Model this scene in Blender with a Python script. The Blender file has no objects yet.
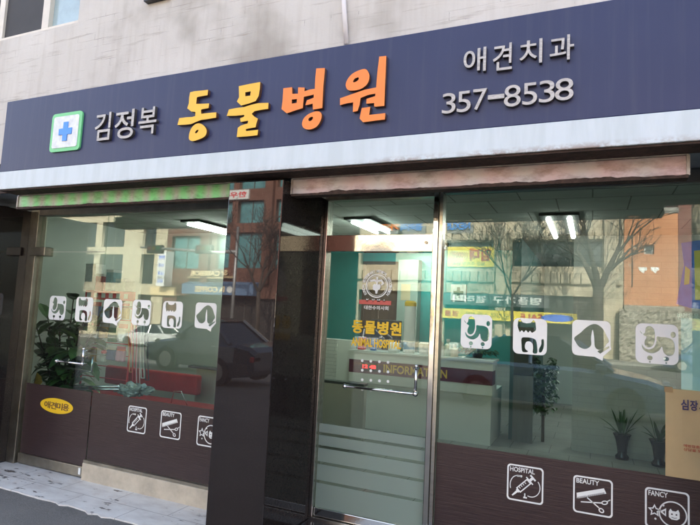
import bpy, bmesh, math, random
from mathutils import Vector, Matrix, noise
random.seed(7)
SC = bpy.context.scene
COL = SC.collection
PI = math.pi

# ------------------------------------------------------------------ camera
CAM_Z, CAM_D, FPX = 1.70, 3.9, 544.148            # glass line is y = 0, the street is -y
YAW, PITCH, ROLL = math.radians(24.088), math.radians(5.2235), math.radians(2.8657)
cy, sy = math.cos(YAW), math.sin(YAW)
FW = Vector((-sy*math.cos(PITCH), cy*math.cos(PITCH), math.sin(PITCH)))
_r = Vector((cy, sy, 0)); _u = _r.cross(FW)
RR = _r*math.cos(ROLL) + _u*math.sin(ROLL)
UU = -_r*math.sin(ROLL) + _u*math.cos(ROLL)
CAM = Vector((0, -CAM_D, CAM_Z))
cd = bpy.data.cameras.new('camera'); co = bpy.data.objects.new('camera', cd); COL.objects.link(co)
cd.sensor_width = 36; cd.lens = 36*FPX/700; cd.clip_start = .05; cd.clip_end = 400
m3 = Matrix((RR, UU, -FW)).transposed()
co.matrix_world = Matrix.Translation(CAM) @ m3.to_4x4()
SC.camera = co
def at(px, py, Y):
    "photo pixel -> point on the upright plane y = Y"
    d = FW + RR*((px-350)/FPX) - UU*((py-262.5)/FPX)
    t = (Y + CAM_D)/d.y
    p = CAM + d*t
    return (p.x, p.z)

# ------------------------------------------------------------------ light
SUN_EL, SUN_AZ = math.radians(33), math.radians(18)      # sun behind the shop, a little to the east
W = bpy.data.worlds.new('World'); SC.world = W; W.use_nodes = True
nt = W.node_tree
sky = nt.nodes.new('ShaderNodeTexSky'); sky.sky_type = 'NISHITA'; sky.sun_disc = False
sky.sun_elevation = SUN_EL; sky.sun_rotation = SUN_AZ; sky.air_density = .8; sky.dust_density = 4.5; sky.ozone_density = 2.2
hs = nt.nodes.new('ShaderNodeHueSaturation'); hs.inputs['Saturation'].default_value = .62          # pale winter haze
nt.links.new(sky.outputs[0], hs.inputs['Color']); nt.links.new(hs.outputs[0], nt.nodes['Background'].inputs[0]); nt.nodes['Background'].inputs[1].default_value = .15
sd = bpy.data.lights.new('sun', 'SUN'); sd.energy = 2.9; sd.angle = math.radians(.5); sd.color = (1, .93, .82)
so = bpy.data.objects.new('sun', sd); COL.objects.link(so)
sdir = Vector((math.sin(SUN_AZ)*math.cos(SUN_EL), math.cos(SUN_AZ)*math.cos(SUN_EL), math.sin(SUN_EL)))
so.rotation_euler = sdir.to_track_quat('Z', 'Y').to_euler(); so.location = (0, 30, 40)
SC.view_settings.view_transform = 'Standard'; SC.view_settings.look = 'None'
SC.view_settings.gamma = 1; SC.view_settings.use_curve_mapping = False
SC.view_settings.exposure = 2.8
SC.render.engine = 'CYCLES'
SC.cycles.max_bounces = 10; SC.cycles.transparent_max_bounces = 24; SC.cycles.glossy_bounces = 5
SC.cycles.sample_clamp_indirect = 6; SC.cycles.use_denoising = True
SC.cycles.caustics_reflective = False; SC.cycles.caustics_refractive = False

# ------------------------------------------------------------------ materials
MATS = {}
def mat(name, col, rough=.6, metal=0., var=0., vscale=3., bump=0., bscale=40., spec=.5, emit=None, estr=0., stretch=(1, 1, 1)):
    if name in MATS: return MATS[name]
    m = bpy.data.materials.new(name); m.use_nodes = True; t = m.node_tree
    b = t.nodes['Principled BSDF']
    b.inputs['Base Color'].default_value = (*col, 1); b.inputs['Roughness'].default_value = rough
    b.inputs['Metallic'].default_value = metal; b.inputs['Specular IOR Level'].default_value = spec
    if emit:
        b.inputs['Emission Color'].default_value = (*emit, 1); b.inputs['Emission Strength'].default_value = estr
    tc = t.nodes.new('ShaderNodeTexCoord'); mp = t.nodes.new('ShaderNodeMapping')
    mp.inputs['Scale'].default_value = stretch; t.links.new(tc.outputs['Object'], mp.inputs[0])
    if var:
        n = t.nodes.new('ShaderNodeTexNoise'); n.inputs['Scale'].default_value = vscale; n.inputs['Detail'].default_value = 7
        n.inputs['Roughness'].default_value = .62
        t.links.new(mp.outputs[0], n.inputs['Vector'])
        r = t.nodes.new('ShaderNodeValToRGB'); r.color_ramp.elements[0].position = .3; r.color_ramp.elements[1].position = .7
        r.color_ramp.elements[0].color = (*[max(0, c*(1-var)) for c in col], 1)
        r.color_ramp.elements[1].color = (*[min(1, c*(1+var*.6)) for c in col], 1)
        t.links.new(n.outputs['Fac'], r.inputs[0]); t.links.new(r.outputs[0], b.inputs['Base Color'])
    if bump:
        n2 = t.nodes.new('ShaderNodeTexNoise'); n2.inputs['Scale'].default_value = bscale; n2.inputs['Detail'].default_value = 5
        t.links.new(mp.outputs[0], n2.inputs['Vector'])
        bu = t.nodes.new('ShaderNodeBump'); bu.inputs['Strength'].default_value = bump; bu.inputs['Distance'].default_value = .02
        t.links.new(n2.outputs['Fac'], bu.inputs['Height']); t.links.new(bu.outputs[0], b.inputs['Normal'])
    MATS[name] = m
    return m

class NT:
    "small helper for hand-written node materials"
    def __init__(s, name):
        s.m = bpy.data.materials.new(name); s.m.use_nodes = True; s.t = s.m.node_tree
        s.b = s.t.nodes['Principled BSDF']; s.out = s.t.nodes['Material Output']
    def n(s, kind, **kw):
        nd = s.t.nodes.new('ShaderNode'+kind)
        for k, v in kw.items():
            if k in nd.inputs.keys(): nd.inputs[k].default_value = v
            else: setattr(nd, k, v)
        return nd
    def l(s, a, b): s.t.links.new(a, b)
    def coords(s, order='xyz', scale=(1, 1, 1)):
        tc = s.n('TexCoord'); sp = s.n('SeparateXYZ'); s.l(tc.outputs['Object'], sp.inputs[0])
        cb = s.n('CombineXYZ'); 
        for i, a in enumerate(order): s.l(sp.outputs['xyz'.index(a)], cb.inputs[i])
        mp = s.n('Mapping'); mp.inputs['Scale'].default_value = scale; s.l(cb.outputs[0], mp.inputs[0])
        return mp.outputs[0]
    def noise(s, vec, scale, detail=6, rough=.6):
        nd = s.n('TexNoise', Scale=scale, Detail=detail, Roughness=rough); s.l(vec, nd.inputs['Vector']); return nd.outputs['Fac']
    def ramp(s, fac, stops, interp='LINEAR'):
        r = s.n('ValToRGB'); r.color_ramp.interpolation = interp
        e = r.color_ramp.elements
        while len(e) < len(stops): e.new(.5)
        for i, (p, c) in enumerate(stops):
            e[i].position = p; e[i].color = (*c, 1) if len(c) == 3 else c
        s.l(fac, r.inputs[0]); return r.outputs[0]
    def mix(s, fac, a, b, mode='MIX'):
        x = s.n('MixRGB', blend_type=mode)
        for v, i in ((fac, 0), (a, 1), (b, 2)):
            if isinstance(v, (int, float)): x.inputs[i].default_value = v if i == 0 else (v, v, v, 1)
            elif isinstance(v, tuple): x.inputs[i].default_value = (*v, 1)
            else: s.l(v, x.inputs[i])
        return x.outputs[0]
    def math(s, op, a, b=0.):
        x = s.n('Math', operation=op)
        for v, i in ((a, 0), (b, 1)):
            if isinstance(v, (int, float)): x.inputs[i].default_value = v
            else: s.l(v, x.inputs[i])
        return x.outputs[0]
    def bump(s, h, strength=.3, dist=.01):
        b = s.n('Bump', Strength=strength, Distance=dist); s.l(h, b.inputs['Height']); s.l(b.outputs[0], s.b.inputs['Normal'])

def glass_mat(name, tint, f0, rough=0.0):
    k = NT(name); t = k.t
    lw = k.n('LayerWeight', Blend=.5)
    p5 = k.math('POWER', lw.outputs['Facing'], 5.0)
    fac = k.math('ADD', k.math('MULTIPLY', p5, 1-f0), f0)
    tr = k.n('BsdfTransparent'); tr.inputs[0].default_value = (*tint, 1)
    gl = k.n('BsdfGlossy'); gl.inputs['Roughness'].default_value = rough; gl.inputs[0].default_value = (1, 1, 1, 1)
    # faint old ripple in the pane
    v = k.coords('xyz'); b = k.n('Bump', Strength=.010, Distance=.01)
    k.l(k.noise(v, 1.3, 1), b.inputs['Height']); k.l(b.outputs[0], gl.inputs['Normal'])
    ms = k.n('MixShader'); k.l(fac, ms.inputs[0]); k.l(tr.outputs[0], ms.inputs[1]); k.l(gl.outputs[0], ms.inputs[2])
    k.l(ms.outputs[0], k.out.inputs[0]); k.t.nodes.remove(k.b)
    return k.m
M_GLASS = glass_mat('shop_glass', (.83, .925, .88), .05)
M_FAR_GLASS = mat('far_window_glass', (.02, .03, .035), .05, 0, spec=.8)
M_TEAL_GLASS = mat('teal_window_glass', (.10, .26, .27), .12, 0, .35, 1.2, spec=.8)
M_CAR_GLASS = mat('car_glass', (.015, .02, .025), .04, spec=.8)

def frosted():
    k = NT('frosted_film'); tr = k.n('BsdfTransparent'); tr.inputs[0].default_value = (.9, .95, .92, 1)
    k.b.inputs['Base Color'].default_value = (.30, .37, .325, 1); k.b.inputs['Roughness'].default_value = .35
    ms = k.n('MixShader'); ms.inputs[0].default_value = .56
    k.l(tr.outputs[0], ms.inputs[1]); k.l(k.b.outputs[0], ms.inputs[2]); k.l(ms.outputs[0], k.out.inputs[0]); return k.m
M_FROST = frosted()

def painted_brick():
    k = NT('painted_brick'); v = k.coords('xzy')
    br = k.n('TexBrick', offset=.5); br.inputs['Scale'].default_value = 1
    br.inputs['Brick Width'].default_value = .215; br.inputs['Row Height'].default_value = .068
    br.inputs['Mortar Size'].default_value = .004; br.inputs['Mortar Smooth'].default_value = .6
    k.l(v, br.inputs['Vector'])
    v2 = k.coords('xzy', (.9, 5., 1))
    gap = k.math('MULTIPLY', br.outputs['Fac'], k.ramp(k.noise(v2, 2.1, 5), [(.56, (0, 0, 0)), (.70, (1, 1, 1))]))
    big = k.noise(k.coords('xzy', (1, .8, 1)), 1.25, 4, .55)
    base = k.ramp(big, [(.32, (.36, .33, .285)), (.45, (.53, .50, .452)), (.7, (.61, .58, .53))])
    streak = k.ramp(k.noise(k.coords('xzy', (9, .7, 1)), 1.6, 5), [(.34, (.90, .885, .87)), (.52, (1, 1, 1))])
    c = k.mix(.75, base, streak, 'MULTIPLY')
    wear = k.ramp(k.noise(k.coords('xzy', (.6, 8, 1)), 2.6, 8, .7), [(.58, (1, 1, 1)), (.70, (.58, .53, .49))])
    c = k.mix(.7, c, wear, 'MULTIPLY')
    c = k.mix(k.math('MULTIPLY', gap, .8), c, (.27, .235, .22))
    k.l(c, k.b.inputs['Base Color']); k.b.inputs['Roughness'].default_value = .8
    h = k.math('SUBTRACT', k.math('MULTIPLY', k.noise(v, 45, 4), .5), k.math('MULTIPLY', gap, .9))
    k.bump(h, .35, .006); return k.m
M_WALL = painted_brick()

def navy_panel():
    k = NT('navy_sign_face')
    st = k.noise(k.coords('xzy', (14, .5, 1)), 1.3, 5)
    big = k.noise(k.coords('xzy'), .9, 3)
    c = k.mix(k.ramp(big, [(.3, (0, 0, 0)), (.7, (1, 1, 1))]), (.017, .024, .076), (.024, .031, .089))
    c = k.mix(k.math('MULTIPLY', k.ramp(st, [(.5, (0, 0, 0)), (.75, (1, 1, 1))]), .5), c, (.050, .054, .100))
    k.l(c, k.b.inputs['Base Color']); k.b.inputs['Roughness'].default_value = .42; k.b.inputs['Specular IOR Level'].default_value = .4
    k.bump(k.noise(k.coords('xzy'), 3, 2), .06, .02); return k.m
M_NAVY = navy_panel()

def white_band():
    k = NT('white_sign_band')
    dirt = k.ramp(k.noise(k.coords('xzy', (7, .8, 1)), 2, 6), [(.38, (.51, .57, .585)), (.6, (.56, .62, .645))])
    tc = k.n('TexCoord'); sp = k.n('SeparateXYZ'); k.l(tc.outputs['Object'], sp.inputs[0])
    low = k.math('SUBTRACT', 1., k.math('DIVIDE', k.math('SUBTRACT', sp.outputs[2], 2.635), .042))
    low = k.math('MAXIMUM', low, 0.)
    sp2 = k.ramp(k.noise(k.coords('xzy', (1, 1.4, 1)), 15, 6, .7), [(.42, (0, 0, 0)), (.56, (1, 1, 1))])
    zone = k.ramp(k.noise(k.coords('xzy', (1, 0, 0)), 1.1, 2), [(.42, (.35, .35, .35)), (.55, (1.7, 1.7, 1.7))])
    zone = k.math('MULTIPLY', zone, k.ramp(k.math('DIVIDE', k.math('ADD', sp.outputs[0], 5.), 6.), [(.02, (.5, .5, .5)), (.08, (.08, .08, .08)), (.45, (.12, .12, .12)), (.85, (.75, .75, .75))]))
    rust = k.math('MINIMUM', k.math('MULTIPLY', k.math('MULTIPLY', low, sp2), zone), 1.)
    c = k.mix(rust, dirt, (.17, .075, .03))
    k.l(c, k.b.inputs['Base Color']); k.b.inputs['Roughness'].default_value = .45; return k.m
M_WHITE_BAND = white_band()

def striped_box(name, ca, cb, period, phase):
    k = NT(name); v = k.coords('xzy')
    sp = k.n('SeparateXYZ'); k.l(v, sp.inputs[0])
    wob = k.math('MULTIPLY', k.noise(v, 9, 3), .05)
    fr = k.math('FRACT', k.math('DIVIDE', k.math('ADD', k.math('ADD', sp.outputs[0], wob), phase), period))
    s = k.ramp(fr, [(0, (0, 0, 0)), (.34, (.85, .85, .85)), (.56, (.85, .85, .85)), (.95, (0, 0, 0))])
    c = k.mix(s, cb, ca)
    fade = k.ramp(k.noise(k.coords('xzy', (6, 1.5, 1)), 2.2, 6), [(.35, (0, 0, 0)), (.7, (1, 1, 1))])
    c = k.mix(k.math('MULTIPLY', fade, .35), c, cb)
    dirt = k.ramp(k.noise(k.coords('xzy', (1, 2.2, 1)), 7, 8, .7), [(.48, (1, 1, 1)), (.72, (.36, .28, .22))])
    c = k.mix(.8, c, dirt, 'MULTIPLY')
    k.l(c, k.b.inputs['Base Color']); k.b.inputs['Roughness'].default_value = .4; k.b.inputs['Metallic'].default_value = .15
    k.bump(k.noise(v, 6, 4), .25, .02); return k.m
M_GREEN_BOX = striped_box('green_striped_shutter_box', (.13, .60, .17), (.33, .36, .28), .155, .03)
M_PINK_BOX = striped_box('pink_striped_shutter_box', (.47, .32, .315), (.44, .40, .39), .31, .02)

def granite(name='polished_dark_granite', ior=1.62, rough=.018):
    k = NT(name); v = k.coords('xyz')
    c = k.ramp(k.noise(v, 130, 3, .7), [(.35, (.010, .0072, .0066)), (.62, (.024, .018, .0165)), (.8, (.05, .04, .036))])
    c = k.mix(k.ramp(k.noise(v, 1.4, 4), [(.4, (0, 0, 0)), (.7, (.5, .5, .5))]), c, (.030, .023, .0205))
    k.l(c, k.b.inputs['Base Color']); k.b.inputs['Roughness'].default_value = rough; k.b.inputs['IOR'].default_value = ior
    k.bump(k.noise(v, .7, 1), .006, .02); return k.m
M_GRANITE = granite(); M_JAMB = granite('dull_dark_granite', 1.22, .03)

def brown_film():
    k = NT('brown_wood_grain_film')
    g = k.noise(k.coords('xzy', (2.2, 60, 1)), 2, 6, .65)
    c = k.ramp(g, [(.3, (.026, .015, .0155)), (.55, (.040, .024, .024)), (.75, (.058, .036, .035))])
    k.l(c, k.b.inputs['Base Color']); k.b.inputs['Roughness'].default_value = .36
    k.bump(g, .5, .004); return k.m
M_FILM = brown_film()

def marble_tile():
    k = NT('worn_marble_tile'); v = k.coords('xyz')
    br = k.n('TexBrick', offset=.5); br.inputs['Scale'].default_value = 1; br.inputs['Brick Width'].default_value = .62
    br.inputs['Row Height'].default_value = .31; br.inputs['Mortar Size'].default_value = .004; k.l(v, br.inputs['Vector'])
    base = k.ramp(k.noise(k.coords('xyz', (1.5, 3, 1)), 3, 7), [(.3, (.56, .53, .49)), (.55, (.70, .685, .64)), (.75, (.77, .76, .715))])
    vein = k.ramp(k.noise(k.coords('xyz', (1.7, 4.5, 1)), 3.6, 5, .62), [(.59, (0, 0, 0)), (.61, (1, 1, 1))])
    clus = k.ramp(k.noise(v, 2.3, 2), [(.47, (0, 0, 0)), (.54, (1, 1, 1))])
    chip = k.math('MULTIPLY', vein, clus)
    c = k.mix(chip, base, (.13, .115, .105))
    c = k.mix(k.math('MULTIPLY', k.ramp(k.noise(v, 6, 6), [(.6, (0, 0, 0)), (.75, (1, 1, 1))]), .35), c, (.42, .29, .22))
    c = k.mix(k.math('MULTIPLY', br.outputs['Fac'], .8), c, (.30, .28, .26))
    k.l(c, k.b.inputs['Base Color']); k.b.inputs['Roughness'].default_value = .4
    k.bump(k.math('SUBTRACT', 0., k.math('MAXIMUM', chip, br.outputs['Fac'])), .5, .004); return k.m
M_TILE = marble_tile()

def asphalt():
    k = NT('asphalt'); v = k.coords('xyz')
    fine = k.ramp(k.noise(v, 140, 3, .8), [(.3, (.09, .087, .081)), (.55, (.175, .17, .158)), (.75, (.30, .29, .27))])
    big = k.ramp(k.noise(v, .8, 5), [(.3, (.72, .72, .74)), (.7, (1.15, 1.13, 1.1))])
    k.l(k.mix(1., fine, big, 'MULTIPLY'), k.b.inputs['Base Color']); k.b.inputs['Roughness'].default_value = .85
    k.bump(k.noise(v, 160, 3, .8), .8, .008); return k.m
M_ASPHALT = asphalt()

def bricks(name, c1, c2, mortar, w, h, ms, order='xzy', rough=.75, bumps=.4, spec=.4):
    k = NT(name); v = k.coords(order)
    br = k.n('TexBrick', offset=.5); br.inputs['Scale'].default_value = 1; br.inputs['Brick Width'].default_value = w
    br.inputs['Row Height'].default_value = h; br.inputs['Mortar Size'].default_value = ms
    br.inputs['Color1'].default_value = (*c1, 1); br.inputs['Color2'].default_value = (*c2, 1); br.inputs['Mortar'].default_value = (*mortar, 1)
    k.l(v, br.inputs['Vector'])
    var = k.ramp(k.noise(v, 1.1, 5), [(.3, (.78, .76, .74)), (.65, (1, 1, 1))])
    k.l(k.mix(1., br.outputs['Color'], var, 'MULTIPLY'), k.b.inputs['Base Color']); k.b.inputs['Roughness'].default_value = rough
    k.b.inputs['Specular IOR Level'].default_value = spec
    k.bump(k.math('SUBTRACT', k.math('MULTIPLY', k.noise(v, 14, 4), .6), br.outputs['Fac']), bumps, .015); return k.m
M_STONE = bricks('cream_stone_blocks', (.56, .48, .35), (.50, .43, .31), (.33, .28, .2), 1.1, .62, .012)
M_BEIGE = bricks('beige_wall_tiles', (.60, .53, .38), (.55, .49, .36), (.36, .31, .22), .55, .55, .012)
M_REDBRICK = bricks('red_brown_bricks', (.185, .080, .052), (.155, .066, .045), (.18, .125, .10), .23, .075, .008)
M_REDTILE = bricks('dark_red_tiles', (.20, .06, .045), (.17, .05, .04), (.30, .18, .15), .30, .10, .012)
M_RUBBLE = bricks('rubble_stone', (.34, .30, .25), (.24, .21, .17), (.42, .37, .3), .42, .3, .03, bumps=1.)
M_FLOOR = bricks('grey_floor_tiles', (.33, .33, .31), (.31, .31, .295), (.16, .16, .15), .45, .45, .004, 'xyz', .25, .05)
M_CEIL = bricks('ceiling_boards', (.50, .51, .49), (.48, .49, .47), (.20, .20, .19), .6, .6, .006, 'xyz', .9, .05)
M_WTILE = bricks('white_wall_tiles', (.50, .51, .49), (.47, .48, .46), (.42, .43, .42), .30, .075, .003, 'xzy', .5, .25)
M_WTILE_L = bricks('white_ledge_stone', (.70, .71, .67), (.62, .63, .60), (.46, .47, .45), .30, .05, .003, 'xzy', .6, .5)

def stucco_orange():
    k = NT('peeling_orange_paint'); v = k.coords('xzy')
    c = k.ramp(k.noise(v, .9, 6), [(.3, (.46, .19, .085)), (.6, (.55, .235, .11)), (.8, (.58, .28, .15))])
    p = k.ramp(k.noise(v, 1.5, 6, .6), [(.66, (0, 0, 0)), (.69, (1, 1, 1))])
    k.l(k.mix(p, c, (.55, .47, .38)), k.b.inputs['Base Color']); k.b.inputs['Roughness'].default_value = .85; return k.m
M_ORANGE_WALL = stucco_orange()

M_STEEL = mat('brushed_steel', (.58, .55, .50), .22, 1., .18, 2.5, .05, 60, stretch=(1, 1, 12))
M_POLISHED = mat('polished_steel_header', (.70, .66, .60), .07, 1., .06, 2, .05, 3.5)
M_DULLSTEEL = mat('weathered_steel', (.36, .33, .27), .38, 1., .3, 5, .1, 50)
M_CHROME = mat('chrome', (.72, .72, .72), .1, 1.)
M_SILL = mat('beige_painted_sill', (.50, .44, .34), .45, 0, .25, 6, .1, 60)
M_SOFFIT = mat('grey_soffit', (.42, .45, .49), .5, 0, .2, 3)
M_DARK = mat('dark_void', (.012, .011, .011), .7)
M_RUST = mat('rusty_dark_steel', (.055, .032, .024), .8, .2, .6, 18, .5, 40)
M_TRIM = mat('faded_trim', (.42, .37, .32), .5, .2, .5, 14, .3, 30)
M_YELLOW = mat('sign_yellow', (.82, .46, .02), .35, 0, .06, 8)
M_ORANGE = mat('sign_orange', (.86, .215, .016), .35, 0, .06, 8)
M_SIDE = mat('letter_edge_brown', (.10, .045, .025), .5)
M_SILVER = mat('silver_letters', (.44, .41, .38), .4, .15, .35, 30, stretch=(1, 1, 3))
M_SILVER_EDGE = mat('silver_letter_edge', (.10, .09, .08), .5, .5)
M_WHITE = mat('white_vinyl', (.80, .82, .79), .4, 0, .03, 4)
M_WHITE_PLAIN = mat('white_paint', (.78, .78, .76), .45, 0, .06, 2)
M_GREEN = mat('sign_green', (.16, .56, .22), .35)
M_BLUE = mat('cross_blue', (.03, .24, .72), .3)
M_LIGHTPLATE = mat('plate_white', (.68, .70, .70), .4, 0, .2, 20)
M_VYELLOW = mat('vinyl_yellow', (.78, .50, .02), .4)
M_GOLD = mat('gold_lettering', (.78, .48, .06), .35, 0)
M_BLACK = mat('black_print', (.012, .012, .014), .5)
M_MAROON = mat('maroon_band', (.115, .012, .03), .35, 0, .08, 3)
M_COUNTER = mat('white_counter_laminate', (.72, .74, .70), .35, 0, .04, 2)
M_TEAL = mat('teal_wall_panel', (.045, .30, .285), .3, 0, .15, .9)
M_GREENGREY = mat('pale_plaster', (.52, .55, .50), .8, 0, .1, 2)
M_BEIGE_WALL = mat('beige_plaster', (.50, .45, .38), .8, 0, .08, 2)
M_REDVINYL = mat('red_vinyl', (.46, .03, .032), .4, 0, .2, 5, .1, 25)
M_RED = mat('red_plastic', (.66, .03, .04), .35, 0, .1, 9)
M_BROWNDOOR = mat('brown_wood_door', (.085, .045, .025), .4, 0, .3, 3, stretch=(4, 4, .5))
M_LEAF = mat('rubber_plant_leaf', (.105, .20, .07), .3, 0, .5, 9)
M_LEAF2 = mat('light_leaf', (.15, .27, .07), .4, 0, .4, 9)
M_IVY = mat('ivy_leaf', (.045, .11, .04), .45, 0, .4, 12)
M_YLEAF = mat('yellow_leaf', (.52, .26, .04), .5, 0, .3, 20)
M_STEM = mat('plant_stem', (.06, .045, .025), .8)
M_POT = mat('black_glazed_pot', (.012, .011, .011), .18, 0, .3, 20)
M_CREAM = mat('cream_notice_paper', (.76, .60, .35), .7, 0, .05, 6)
M_PALEBLUE = mat('pale_blue_poster', (.68, .82, .88), .5, 0, .06, 2)
M_POSTBLUE = mat('poster_blue', (.08, .20, .78), .4, 0, .3, 5)
M_POSTYELLOW = mat('poster_yellow', (.75, .60, .12), .4, 0, .1, 8)
M_REDPRINT = mat('red_print', (.45, .02, .02), .5)
M_TUBE = mat('lit_tube', (.9, .9, .9), .4, emit=(1., .98, .94), estr=1.9)
M_TUBE_BRIGHT = mat('lit_bright_tube', (.9, .9, .9), .4, emit=(.96, 1., .97), estr=10.5)  # stronger emission, raised to brighten the desk and the teal wall
M_TUBE_MID = mat('lit_mid_tube', (.9, .9, .9), .4, emit=(1., .98, .94), estr=14.0)
M_LAMPBODY = mat('lamp_housing', (.022, .022, .022), .7)  # near-black and made wide to hide the tube halo on the ceiling
M_BANNER = mat('banner_yellow', (.80, .64, .07), .6, 0, .06, 3)
M_LED = mat('red_led', (.4, .01, .01), .4, emit=(1., .02, .02), estr=.8)
M_BARK = mat('bare_tree_bark', (.062, .05, .04), .9, 0, .4, 6, .5, 20, stretch=(1, 1, .3))
M_TYRE = mat('tyre_rubber', (.018, .018, .018), .85)
M_FARFRAME = mat('far_window_frame', (.10, .09, .08), .5)
M_AWNING = mat('blue_grey_awning', (.12, .19, .30), .6, 0, .1, 3)
M_SHOPDARK = mat('shopfront_dark', (.035, .030, .027), .5, 0, .4, 2)
M_KERB = mat('concrete_paving', (.30, .285, .26), .85, 0, .2, 2, .2, 40)
M_ROADPAINT = mat('road_paint_white', (.6, .6, .58), .7, 0, .3, 8)
M_ROADYELLOW = mat('road_paint_yellow', (.6, .38, .05), .7, 0, .3, 8)
M_POLE = mat('galvanised_pole', (.38, .38, .37), .45, .6, .2, 6)

# ------------------------------------------------------------------ mesh helpers
class MB:
    def __init__(s): s.bm = bmesh.new()
    def box(s, x0, x1, y0, y1, z0, z1):
        v = [s.bm.verts.new((x, y, z)) for z in (z0, z1) for y in (y0, y1) for x in (x0, x1)]
        for f in ((0, 2, 3, 1), (4, 5, 7, 6), (0, 1, 5, 4), (2, 6, 7, 3), (0, 4, 6, 2), (1, 3, 7, 5)):
            s.bm.faces.new([v[i] for i in f])
        return s
    def tube(s, pts, rad, n=10, caps=True):
        pts = [Vector(p) for p in pts]
        if not isinstance(rad, (list, tuple)): rad = [rad]*len(pts)
        rings = []; up = None
        for i, p in enumerate(pts):
            d = (pts[min(i+1, len(pts)-1)] - pts[max(i-1, 0)]).normalized()
            if up is None:
                up = Vector((0, 0, 1)) if abs(d.z) < .9 else Vector((1, 0, 0))
            a = d.cross(up).normalized(); b = a.cross(d).normalized(); up = b
            rings.append([s.bm.verts.new(p + (a*math.cos(2*PI*j/n) + b*math.sin(2*PI*j/n))*rad[i]) for j in range(n)])
        for i in range(len(rings)-1):
            for j in range(n):
                s.bm.faces.new((rings[i][j], rings[i][(j+1) % n], rings[i+1][(j+1) % n], rings[i+1][j]))
        if caps:
            s.bm.faces.new(rings[0][::-1]); s.bm.faces.new(rings[-1])
        return s
    def lathe(s, c, prof, n=20):
        rings = [[s.bm.verts.new((c[0]+r*math.cos(2*PI*j/n), c[1]+r*math.sin(2*PI*j/n), c[2]+z)) for j in range(n)] for r, z in prof]
        for i in range(len(rings)-1):
            for j in range(n):
                s.bm.faces.new((rings[i][j], rings[i][(j+1) % n], rings[i+1][(j+1) % n], rings[i+1][j]))
        s.bm.faces.new(rings[0][::-1]); s.bm.faces.new(rings[-1]); return s
    def ball(s, c, r, sub=2, sc=(1, 1, 1)):
        g = bmesh.ops.create_icosphere(s.bm, subdivisions=sub, radius=r)
        for v in g['verts']: v.co = Vector((v.co.x*sc[0], v.co.y*sc[1], v.co.z*sc[2])) + Vector(c)
        return s
    def leaf(s, base, d, up, L, w, droop=.25, fold=.15):
        "a curved leaf blade of eight quads"
        d = Vector(d).normalized(); side = d.cross(Vector(up))
        if side.length < 1e-3: side = Vector((1, 0, 0))
        side.normalize(); nrm = side.cross(d).normalized()
        pr = [(0, .08), (.22, .75), (.5, 1), (.78, .7), (1, .04)]
        rows = []
        for t, wd in pr:
            c = Vector(base) + d*L*t - Vector((0, 0, 1))*droop*L*t*t
            rows.append([s.bm.verts.new(c + side*w*.5*wd*k + nrm*abs(k)*fold*w*wd) for k in (-1, 0, 1)])
        for a, b in zip(rows, rows[1:]):
            for i in (0, 1): s.bm.faces.new((a[i], a[i+1], b[i+1], b[i]))
        return s
    def build(s, name, m, parent=None, smooth=False, bevel=0., seg=2):
        me = bpy.data.meshes.new(name)
        bmesh.ops.recalc_face_normals(s.bm, faces=s.bm.faces)
        if bevel:
            bmesh.ops.bevel(s.bm, geom=[e for e in s.bm.edges if len(e.link_faces) == 2 and e.calc_face_angle(0) > .6], offset=bevel, segments=seg, affect='EDGES', profile=.5)
        s.bm.to_mesh(me); s.bm.free()
        if smooth:
            for p in me.polygons: p.use_smooth = True
        return link(name, me, m, parent)
def link(name, me, m, parent=None):
    o = bpy.data.objects.new(name, me); COL.objects.link(o)
    for x in (m if isinstance(m, (list, tuple)) else [m]): me.materials.append(x)
    if parent is not None:
        o.parent = parent; o.matrix_parent_inverse = parent.matrix_world.inverted() if False else Matrix.Translation(-parent.location)
    return o
def box(name, x0, x1, y0, y1, z0, z1, m, parent=None, bevel=0.):
    return MB().box(x0, x1, y0, y1, z0, z1).build(name, m, parent, bevel=bevel)
def thing(name, label, cat, loc=(0, 0, 0), group=None):
    o = bpy.data.objects.new(name, None); COL.objects.link(o); o.location = loc; o.empty_display_size = .1
    return tag(o, label, cat, group)
def tag(o, label, cat, group=None):
    o['label'] = label; o['category'] = cat
    if group: o['group'] = group
    return o
def struct(o): o['kind'] = 'structure'; return o

def curve_mesh(cu, place, m, name, parent, flip=False, side=None):
    ob = bpy.data.objects.new('scratch', cu); COL.objects.link(ob)
    dg = bpy.context.evaluated_depsgraph_get()
    me = bpy.data.meshes.new_from_object(ob.evaluated_get(dg))
    bpy.data.objects.remove(ob); bpy.data.curves.remove(cu)
    me.materials.clear()
    cap = []
    if side is not None:
        cap = [abs(p.normal.z) < .5 for p in me.polygons]
    co = [Vector(v.co) for v in me.vertices]
    place(co, me)
    if flip: me.flip_normals()
    me.name = name
    o = link(name, me, [m, side] if side is not None else m, parent)
    for i, c in enumerate(cap):
        if c: me.polygons[i].material_index = 1
    return o
def flat(name, loops, y, depth, m, parent=None, face=-1, side=None, smooth_loops=()):
    """Closed XZ outlines (holes by nesting) as a plate whose front is at y. face -1 looks to the street, +1 looks to the shop."""
    cu = bpy.data.curves.new(name, 'CURVE'); cu.dimensions = '2D'; cu.fill_mode = 'BOTH'; cu.extrude = depth/2
    for lp in loops:
        sp = cu.splines.new('POLY'); sp.points.add(len(lp)-1); sp.use_cyclic_u = True
        for p, q in zip(sp.points, lp): p.co = (q[0], q[1], 0, 1)
    def place(co, me):
        for v, c in zip(me.vertices, co):
            v.co = (c.x, y + (depth/2 - c.z)*(1 if face < 0 else -1), c.y)
    return curve_mesh(cu, place, m, name, parent, face > 0, side)
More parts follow.
